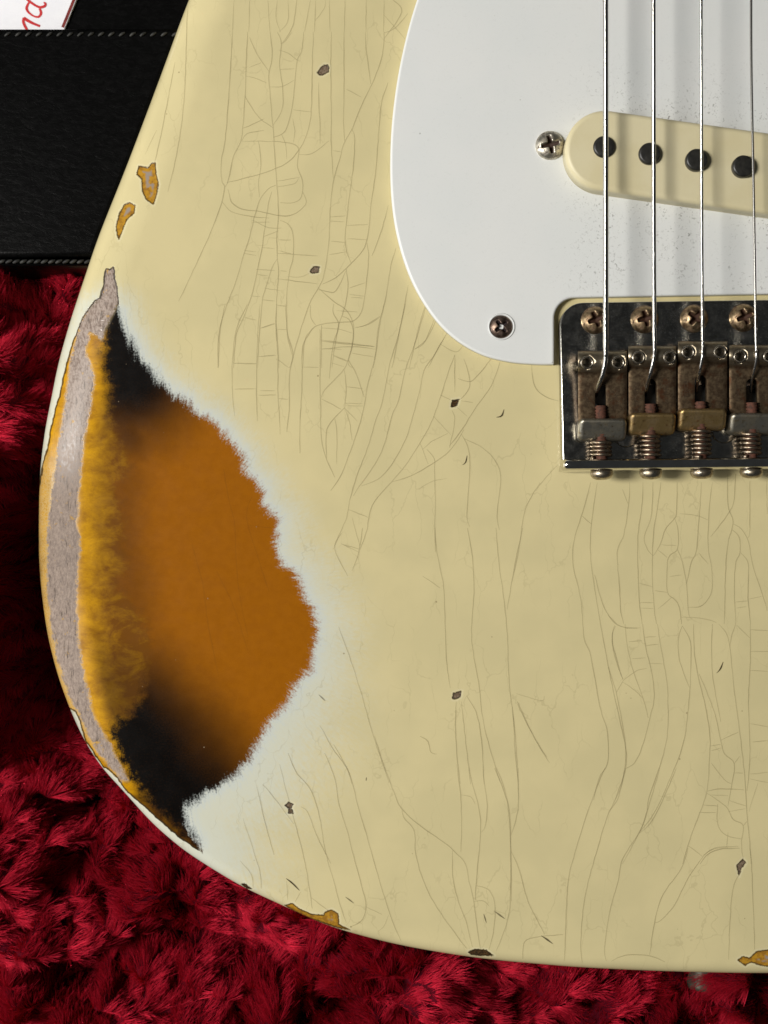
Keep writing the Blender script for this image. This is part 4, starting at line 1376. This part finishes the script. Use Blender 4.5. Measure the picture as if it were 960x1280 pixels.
# screws
dome_n = dome_screw_mesh("screw_head", 3.2 * MM, 1.75 * MM, 0.52 * MM, 2.0 * MM, 1.7 * MM)
dome_p = dome_screw_mesh("screw_head_small", 2.55 * MM, 1.2 * MM, 0.42 * MM, 1.55 * MM, 1.2 * MM)
put("screw", dome_n, M['screw_nickel'], guard, P(687.5, 181.5, ZG + 0.5 * MM), (0, 0, math.radians(12)))
sc = put("screw", dome_p, M['screw_rust'], guard, P(626.5, 408.5, ZG + 0.05 * MM), (0, 0, math.radians(38)))
lathe("countersink", [(-0.0002, 2.6 * MM), (0.0000, 2.62 * MM), (0.0002, 2.72 * MM), (0.00022, 2.92 * MM), (0.0000, 3.05 * MM)], P(626.8, 408.3, ZG + 0.02 * MM), (0, 0, 1), M['guard'], guard, 48)
_cs = guard.children[-1]
bmx = bmesh.new(); bmx.from_mesh(_cs.data)
bmesh.ops.delete(bmx, geom=[f for f in bmx.faces if len(f.verts) > 4], context='FACES')
bmx.to_mesh(_cs.data); bmx.free()

# ------------------------------------------------------------------ pickup
ZP = 7.0 * MM
pdir = np.array([1.0, 0.141]); pdir /= np.linalg.norm(pdir)
pnor = np.array([-pdir[1], pdir[0]])
c_a = np.array([755.5, 189.5]); c_b = c_a + pdir * 305
R_P = 50.0
pts = []
for a in np.linspace(math.pi / 2, 3 * math.pi / 2, 30):
    pts.append(c_a + R_P * (pdir * math.cos(a) + pnor * math.sin(a)))
for a in np.linspace(-math.pi / 2, math.pi / 2, 30):
    pts.append(c_b + R_P * (pdir * math.cos(a) + pnor * math.sin(a)))
pickup = slab("pickup", px_plan(pts, 5.5 * MM), ZG - 1.0 * MM, ZP, 1.1 * MM, M['cover'], G, 6)
for k, (x, y, h) in enumerate([(755, 184, 0.7), (811.5, 193, 1.1), (869.5, 201.5, 1.7), (927.5, 209.5, 1.7), (985, 218, 1.3), (1042, 226, 0.9)]):
    r = 2.42 * MM
    h *= MM
    lathe("pole_piece", [(-2 * MM, r), (h - 0.45 * MM, r), (h - 0.22 * MM, r - 0.08 * MM), (h - 0.06 * MM, r - 0.26 * MM), (h, r - 0.5 * MM), (h + 0.01 * MM, r * 0.4)],
          P(x, y, ZP), (0, 0, 1), M['pole'], pickup, 40)

# ------------------------------------------------------------------ bridge
ZB = 4.4 * MM
pl = rounded_rect(699, 378, 1117, 589, (30, 30, 3, 3), 10)
pl = [(x + (4.5 * (y - 378) / 211 if x < 900 else 0), y - (6 * (x - 730) / 400 if y < 480 else 4 * (x - 730) / 400)) for x, y in pl]
plate = slab("bridge_plate", px_plan(pl, ZB), 1.2 * MM, ZB, 0.35 * MM, M['plate'], G, 4)

# upturned rear wall of the bridge
prof = [(573.5, 4.5), (573.3, 8.2), (574.2, 9.4), (575.4, 10.2), (577.5, 10.55), (581, 10.62), (584.5, 10.5), (586.6, 10.1), (587.8, 9.2), (588.4, 7.0), (588.8, 4.0), (589.2, 1.1)]
xs = np.concatenate([[704.6, 705.0, 706.2, 708.5], np.linspace(716, 1104, 26), [1111, 1113.5, 1114.6, 1115]])
ins = np.concatenate([[1.6, 1.0, 0.4, 0.1], np.zeros(26), [0.1, 0.4, 1.0, 1.6]])
V = []
zk = 0.010
for x, s_ in zip(xs, ins):
    for (y, z) in prof:
        yy = y - 4 * (x - 705) / 400 + (s_ if y < 581 else -s_) * 0.9
        zz = (z - s_ * (0.8 if z > 6 else 0)) * MM
        q = P(x, yy, zk); V.append((q.x, q.y, zz))
n = len(prof)
F = [(i * n + j, (i + 1) * n + j, (i + 1) * n + j + 1, i * n + j + 1) for i in range(len(xs) - 1) for j in range(n - 1)]
F += [tuple(range(n)), tuple((len(xs) - 1) * n + j for j in range(n))[::-1]]
wall_me = pydata("rear_wall", V, F)
bmx = bmesh.new(); bmx.from_mesh(wall_me); bmesh.ops.recalc_face_normals(bmx, faces=bmx.faces); bmx.to_mesh(wall_me); bmx.free()
link("rear_wall", wall_me, M['flange'], plate)

dome_b = dome_screw_mesh("mounting_screw_head", 3.1 * MM, 2.3 * MM, 0.55 * MM, 1.75 * MM, 1.8 * MM)
for k, (x, y, rot) in enumerate([(744, 400, 22), (806, 399, 14), (868, 398, -38), (929.5, 397, 22), (991, 396, 50), (1053, 395, 5)]):
    put("mounting_screw", dome_b, M['screw_brass'], plate, P(x, y, ZB + 0.35 * MM), (0, 0, math.radians(rot)))
for (x, y) in ((783, 543), (905, 538)):
    lathe("block_screw", [(-0.3 * MM, 2.9 * MM), (0.12 * MM, 2.9 * MM), (0.3 * MM, 2.6 * MM), (0.32 * MM, 1.0 * MM)], P(x, y, ZB), (0, 0, 1), M['plate'], plate, 36)


for x in (751, 813.5, 876, 940, 1003, 1066):
    lathe("string_hole_shade", [(-0.2 * MM, 2.3 * MM), (0.03 * MM, 2.3 * MM), (0.04 * MM, 2.1 * MM), (0.045 * MM, 0.5 * MM)], P(x, 494, ZB), (0, 0, 1), M['pole'], plate, 28)  # flat dark disc paints the shade inside each string hole


def make_saddle(x0, x1, yF, yB, yT0, yT1, sx, shw, sy0, tabmat, grubs, tip):
    prof = [(yF + 2.5, 6.6), (yF + 0.8, 8.4), (yF, 9.8), (yF + 1.2, 10.7), (yF + 4, 11.3), (yF + 8, 11.7), (yF + 13, 11.85), (yF + 18, 11.6), (yB - 5, 11.0), (yB - 1, 10.0), (yB + 1.5, 9.4), (yB + 4, 9.1)]
    # rows run down the sloping plate, ending under the rear tab
    ys = list(np.linspace(yB + 6, sy0, 4)) + list(sy0 + shw * (1 - np.cos(np.linspace(0.2, math.pi / 2, 6)))) + list(np.linspace(sy0 + shw + 3, yT0 + 6, 8))
    for y in ys:
        prof.append((y, 9.1 - 2.3 * (y - yB - 4) / (yT0 - yB)))
    V = []; F = []
    NC = 7
    def hw(y):
        if y <= sy0: return 0.0
        if y < sy0 + shw: return math.sqrt(max(shw ** 2 - (sy0 + shw - y) ** 2, 0))
        return shw
    for half in (0, 1):
        base = len(V)
        for (y, z) in prof:
            w = hw(y)
            a, b = (x0, sx - w) if half == 0 else (sx + w, x1)
            for k in range(NC):
                t = k / (NC - 1)
                x = a + (b - a) * t
                ez = 0.0
                edge_t = (x - x0) / (x1 - x0)
                if edge_t < 0.03 or edge_t > 0.97: ez = -0.18
                q = P(x, y, (z + ez) * MM)
                V.append(q)
        for i in range(len(prof) - 1):
            for k in range(NC - 1):
                F.append((base + i * NC + k, base + (i + 1) * NC + k, base + (i + 1) * NC + k + 1, base + i * NC + k + 1))
    me = pydata("saddle", V, F)
    bm = bmesh.new(); bm.from_mesh(me)
    bmesh.ops.remove_doubles(bm, verts=bm.verts, dist=1e-6)
    bmesh.ops.recalc_face_normals(bm, faces=bm.faces)
    if sum(f.normal.z for f in bm.faces) < 0: bmesh.ops.reverse_faces(bm, faces=bm.faces)
    bm.to_mesh(me); bm.free()
    sd = link("saddle", me, M['saddle'], G)
    so = sd.modifiers.new("thickness", 'SOLIDIFY'); so.thickness = 1.5 * MM; so.offset = -1
    bv = sd.modifiers.new("edge", 'BEVEL'); bv.width = 0.28 * MM; bv.segments = 2; bv.limit_method = 'ANGLE'; bv.angle_limit = math.radians(50)
    cutters = []
    for (gx_, gy_) in grubs:
        cb = bmesh.new()
        bmesh.ops.create_cone(cb, cap_ends=True, segments=28, radius1=1.44 * MM, radius2=1.44 * MM, depth=8 * MM)
        cm_ = bpy.data.meshes.new("cut"); cb.to_mesh(cm_); cb.free()
        co = bpy.data.objects.new("cut", cm_); COL.objects.link(co)
        co.location = P(gx_, gy_, 11.0 * MM); cutters.append(co)
        bo = sd.modifiers.new("hole", 'BOOLEAN'); bo.object = co; bo.operation = 'DIFFERENCE'; bo.solver = 'EXACT'
    bpy.context.view_layer.update()
    dg = bpy.context.evaluated_depsgraph_get()
    new = bpy.data.meshes.new_from_object(sd.evaluated_get(dg))
    sd.modifiers.clear()
    sd.data = new
    for co in cutters: bpy.data.objects.remove(co)
    # rear tab, leaning back
    tp = px_plan(rounded_rect(x0 + 1, yT0, x1 - 0.5, yT1, 6.5, 6), 9.0 * MM)
    yc = P(0, (yT0 + yT1) / 2, 9 * MM).y
    slab("rear_tab", tp, 5.2 * MM, 9.2 * MM, 0.95 * MM, tabmat, sd, 5, zfun=lambda X, Y: (Y - yc) * 0.42)
    for (gx_, gy_) in grubs:
        ro = 1.42 * MM; ri = 0.95 * MM
        lathe("height_screw", [(-3 * MM, ro), (-0.12 * MM, ro), (0.06 * MM, ro - 0.12 * MM), (0.10 * MM, ro - 0.25 * MM), (0.02 * MM, ri + 0.14 * MM), (-0.2 * MM, ri), (-2.9 * MM, ri * 0.95)],
              P(gx_, gy_, 11.75 * MM), (0, -0.10, 1), M['grub'], sd, 28)
    return sd


SAD = [  # x0, x1, yF, yB, yT0, yT1, slot x, half width, slot top y, tab material, grub screws, screw tip y, spring x
    (722.5, 784, 438.5, 465, 523, 551, 751, 7.0, 478, 'tab_grey', [(733.5, 453), (772.5, 453)], 507, 751),
    (785.5, 845.5, 432, 458, 516, 543.5, 813.5, 7.5, 474, 'tab_gold', [(798, 447), (837, 446.5)], 505, 812),
    (847.5, 909, 426.5, 452, 510.5, 538, 876, 7.5, 469, 'tab_gold', [(860, 440), (900, 440)], 502, 876),
    (911.5, 972, 431, 457, 516, 543, 940, 7.0, 473, 'tab_grey', [(925, 445.5), (962, 445.5)], 503, 938),
    (974, 1034, 434, 460, 519, 546, 1003, 7.0, 476, 'tab_gold', [(987, 448), (1024, 448)], 505, 1001),
    (1036, 1096, 440, 466, 524, 551, 1066, 7.0, 481, 'tab_grey', [(1049, 454), (1086, 454)], 509, 1064),
]
ZS = 7.4 * MM
for k, (x0, x1, yF, yB, yT0, yT1, sx, shw, sy0, tm, grubs, tip, spx) in enumerate(SAD):
    sd = make_saddle(x0, x1, yF, yB, yT0, yT1, sx, shw, sy0, M[tm], grubs, tip)
    # intonation screw through rear wall, spring and tab
    hx = [752, 813.5, 877, 939, 1001, 1064][k]
    hy = 588.5 - 4 * (hx - 705) / 400
    a = P(hx, hy, ZS); b = P(sx, tip, ZS + 0.3 * MM)
    dv = (b - a); L = dv.length
    r = 1.35 * MM
    prof = []
    t = -2.1 * MM
    hr = 2.5 * MM
    prof += [(t, 0.2 * MM), (t + 0.05 * MM, 1.1 * MM), (t + 0.3 * MM, 1.9 * MM), (t + 0.8 * MM, 2.35 * MM), (t + 1.4 * MM, hr), (t + 1.95 * MM, 2.42 * MM), (0.0, 2.2 * MM), (0.01 * MM, r)]
    y = 0.6 * MM; i = 0
    while y < L:
        prof.append((y, r if i % 2 == 0 else r - 0.28 * MM)); y += 0.33 * MM; i += 1
    prof.append((L, r * 0.8))
    scw = lathe("intonation_screw", prof, a, dv, M['nickel'], sd, 24)
    scw.data.materials.append(M['rust'])
    dvn = dv.normalized()
    for p in scw.data.polygons:
        if (p.center - a).dot(dvn) > 1.0 * MM: p.material_index = 1
    # coil spring
    p0 = P(spx, yT1 - 1, ZS); p1 = P(hx, 573 - 4 * (hx - 705) / 400, ZS)
    ax = p1 - p0; Ls = ax.length; ax.normalize()
    sdv = Vector((1, 0, 0)) - ax * ax.x; sdv.normalize(); upv = sdv.cross(ax)
    turns = [4.6, 5.2, 6.4, 5.2, 5, 4.6][k]
    pts = []
    for i in range(int(turns * 18) + 1):
        t = i / (turns * 18)
        an = 2 * math.pi * turns * t + k
        rr = (2.05 if k != 2 else 1.95) * MM
        pts.append(p0 + ax * (Ls * t) + (sdv * math.cos(an) + upv * math.sin(an)) * rr)
    tube("spring", pts, 0.37 * MM, M['spring'], sd, 8)
    # stamped lettering along both sides of the slot
    for txt, cx in (("FENDER", x0 + (sx - shw - x0) * 0.50), ("PAT. PEND.", x1 - (x1 - sx - shw) * 0.48)):
        cu = bpy.data.curves.new("stamp", 'FONT')
        cu.body = txt
        cu.size = 1.25 * MM if len(txt) < 8 else 1.05 * MM
        cu.align_x = 'CENTER'; cu.align_y = 'CENTER'
        cu.extrude = 0.03 * MM
        cu.materials.append(M['dust'])
        fo = bpy.data.objects.new("stamp_text", cu)
        sm = bpy.data.meshes.new_from_object(fo)
        bpy.data.objects.remove(fo)
        o = bpy.data.objects.new("stamp", sm)
        COL.objects.link(o)
        tag(o, kind="stuff")
        ym = (yB + yT0) / 2 + 3
        zm = (9.1 - 2.3 * (ym - yB - 4) / (yT0 - yB)) * MM
        q = P(cx, ym, zm); q.z += 0.05 * MM
        o.parent = sd
        o.location = q
        pitch = math.atan2(2.3 * MM, (yT0 - yB) * S * 0.97)
        o.rotation_euler = (Matrix.Rotation(pitch, 3, 'X') @ Matrix.Rotation(math.radians(90), 3, 'Z')).to_euler()

# ------------------------------------------------------------------ strings
STR = [  # x at top, points near the saddle (px, py, z mm), radius mm, winding pitch
    (757.0, [(757.2, 300, 12.55), (757.2, 430, 12.6), (757.0, 446, 12.55), (755.6, 458, 12.2), (753.0, 470, 11.2), (749.0, 480, 9.6), (745.5, 489, 7.8), (744.5, 494, 6)], 0.60, 0.00030),
    (817.0, [(817.5, 300, 12.5), (818.2, 425, 12.5), (818.0, 442, 12.45), (816.4, 452, 12.1), (813.2, 466, 11.0), (809.5, 478, 9.2), (807.5, 488, 7.6), (807.0, 494, 6)], 0.47, 0.00026),
    (876.5, [(877.4, 300, 12.4), (878.4, 420, 12.4), (878.4, 436, 12.35), (877.6, 448, 12.0), (875.0, 462, 10.8), (872.6, 474, 9.0), (871.2, 482, 7.4), (870.5, 490, 6)], 0.36, 0.00022),
    (939.0, [(942.2, 250, 12.3), (944.8, 420, 12.3), (945.4, 440, 12.25), (945.2, 450, 11.9), (942.5, 463, 10.6), (940.0, 474, 8.8), (938.8, 484, 7), (938.5, 490, 6)], 0.29, 0),
    (999.0, [(1003, 250, 12.3), (1006.5, 425, 12.3), (1006.6, 442, 12.2), (1005.6, 452, 11.9), (1004, 466, 10.6), (1003, 480, 8.6), (1002.5, 492, 6)], 0.22, 0),
    (1059.0, [(1064, 250, 12.3), (1068.5, 432, 12.3), (1068.6, 448, 12.2), (1068, 458, 11.9), (1066.5, 472, 10.6), (1066, 486, 8.6), (1065.5, 498, 6)], 0.18, 0),
]
for xt, near, r, pitch in STR:
    ctrl = [(xt, -150, 12.2), (xt, -60, 12.3), (xt + 0.1, 80, 12.35)] + near
    c = np.array(ctrl, float)
    t = np.linspace(0, 1, len(c))
    xy = catmull(c, 6)
    pts = [P(a, b, z * MM) for a, b, z in xy]
    tube("string", pts, r * MM, make_string_mat("wound_string" if pitch else "plain_string", pitch), G, 16)

# ------------------------------------------------------------------ strap button on the end of the body
zb = -0.0225
q = P(880, 1182, zb)
yb = -((np.interp(q.x / S + 480, OUT[-400:, 0], OUT[-400:, 1]) - 640) * S)
lathe("strap_button", [(-0.5 * MM, 4.6 * MM), (0.6 * MM, 4.6 * MM), (1.4 * MM, 4.2 * MM), (2.6 * MM, 3.4 * MM), (4.5 * MM, 3.3 * MM), (7 * MM, 3.7 * MM), (8.6 * MM, 4.3 * MM), (9.4 * MM, 4.3 * MM), (9.8 * MM, 3.8 * MM), (9.9 * MM, 2 * MM)],
      (q.x, yb, zb), (0, -1, 0), M['button'], G, 36)
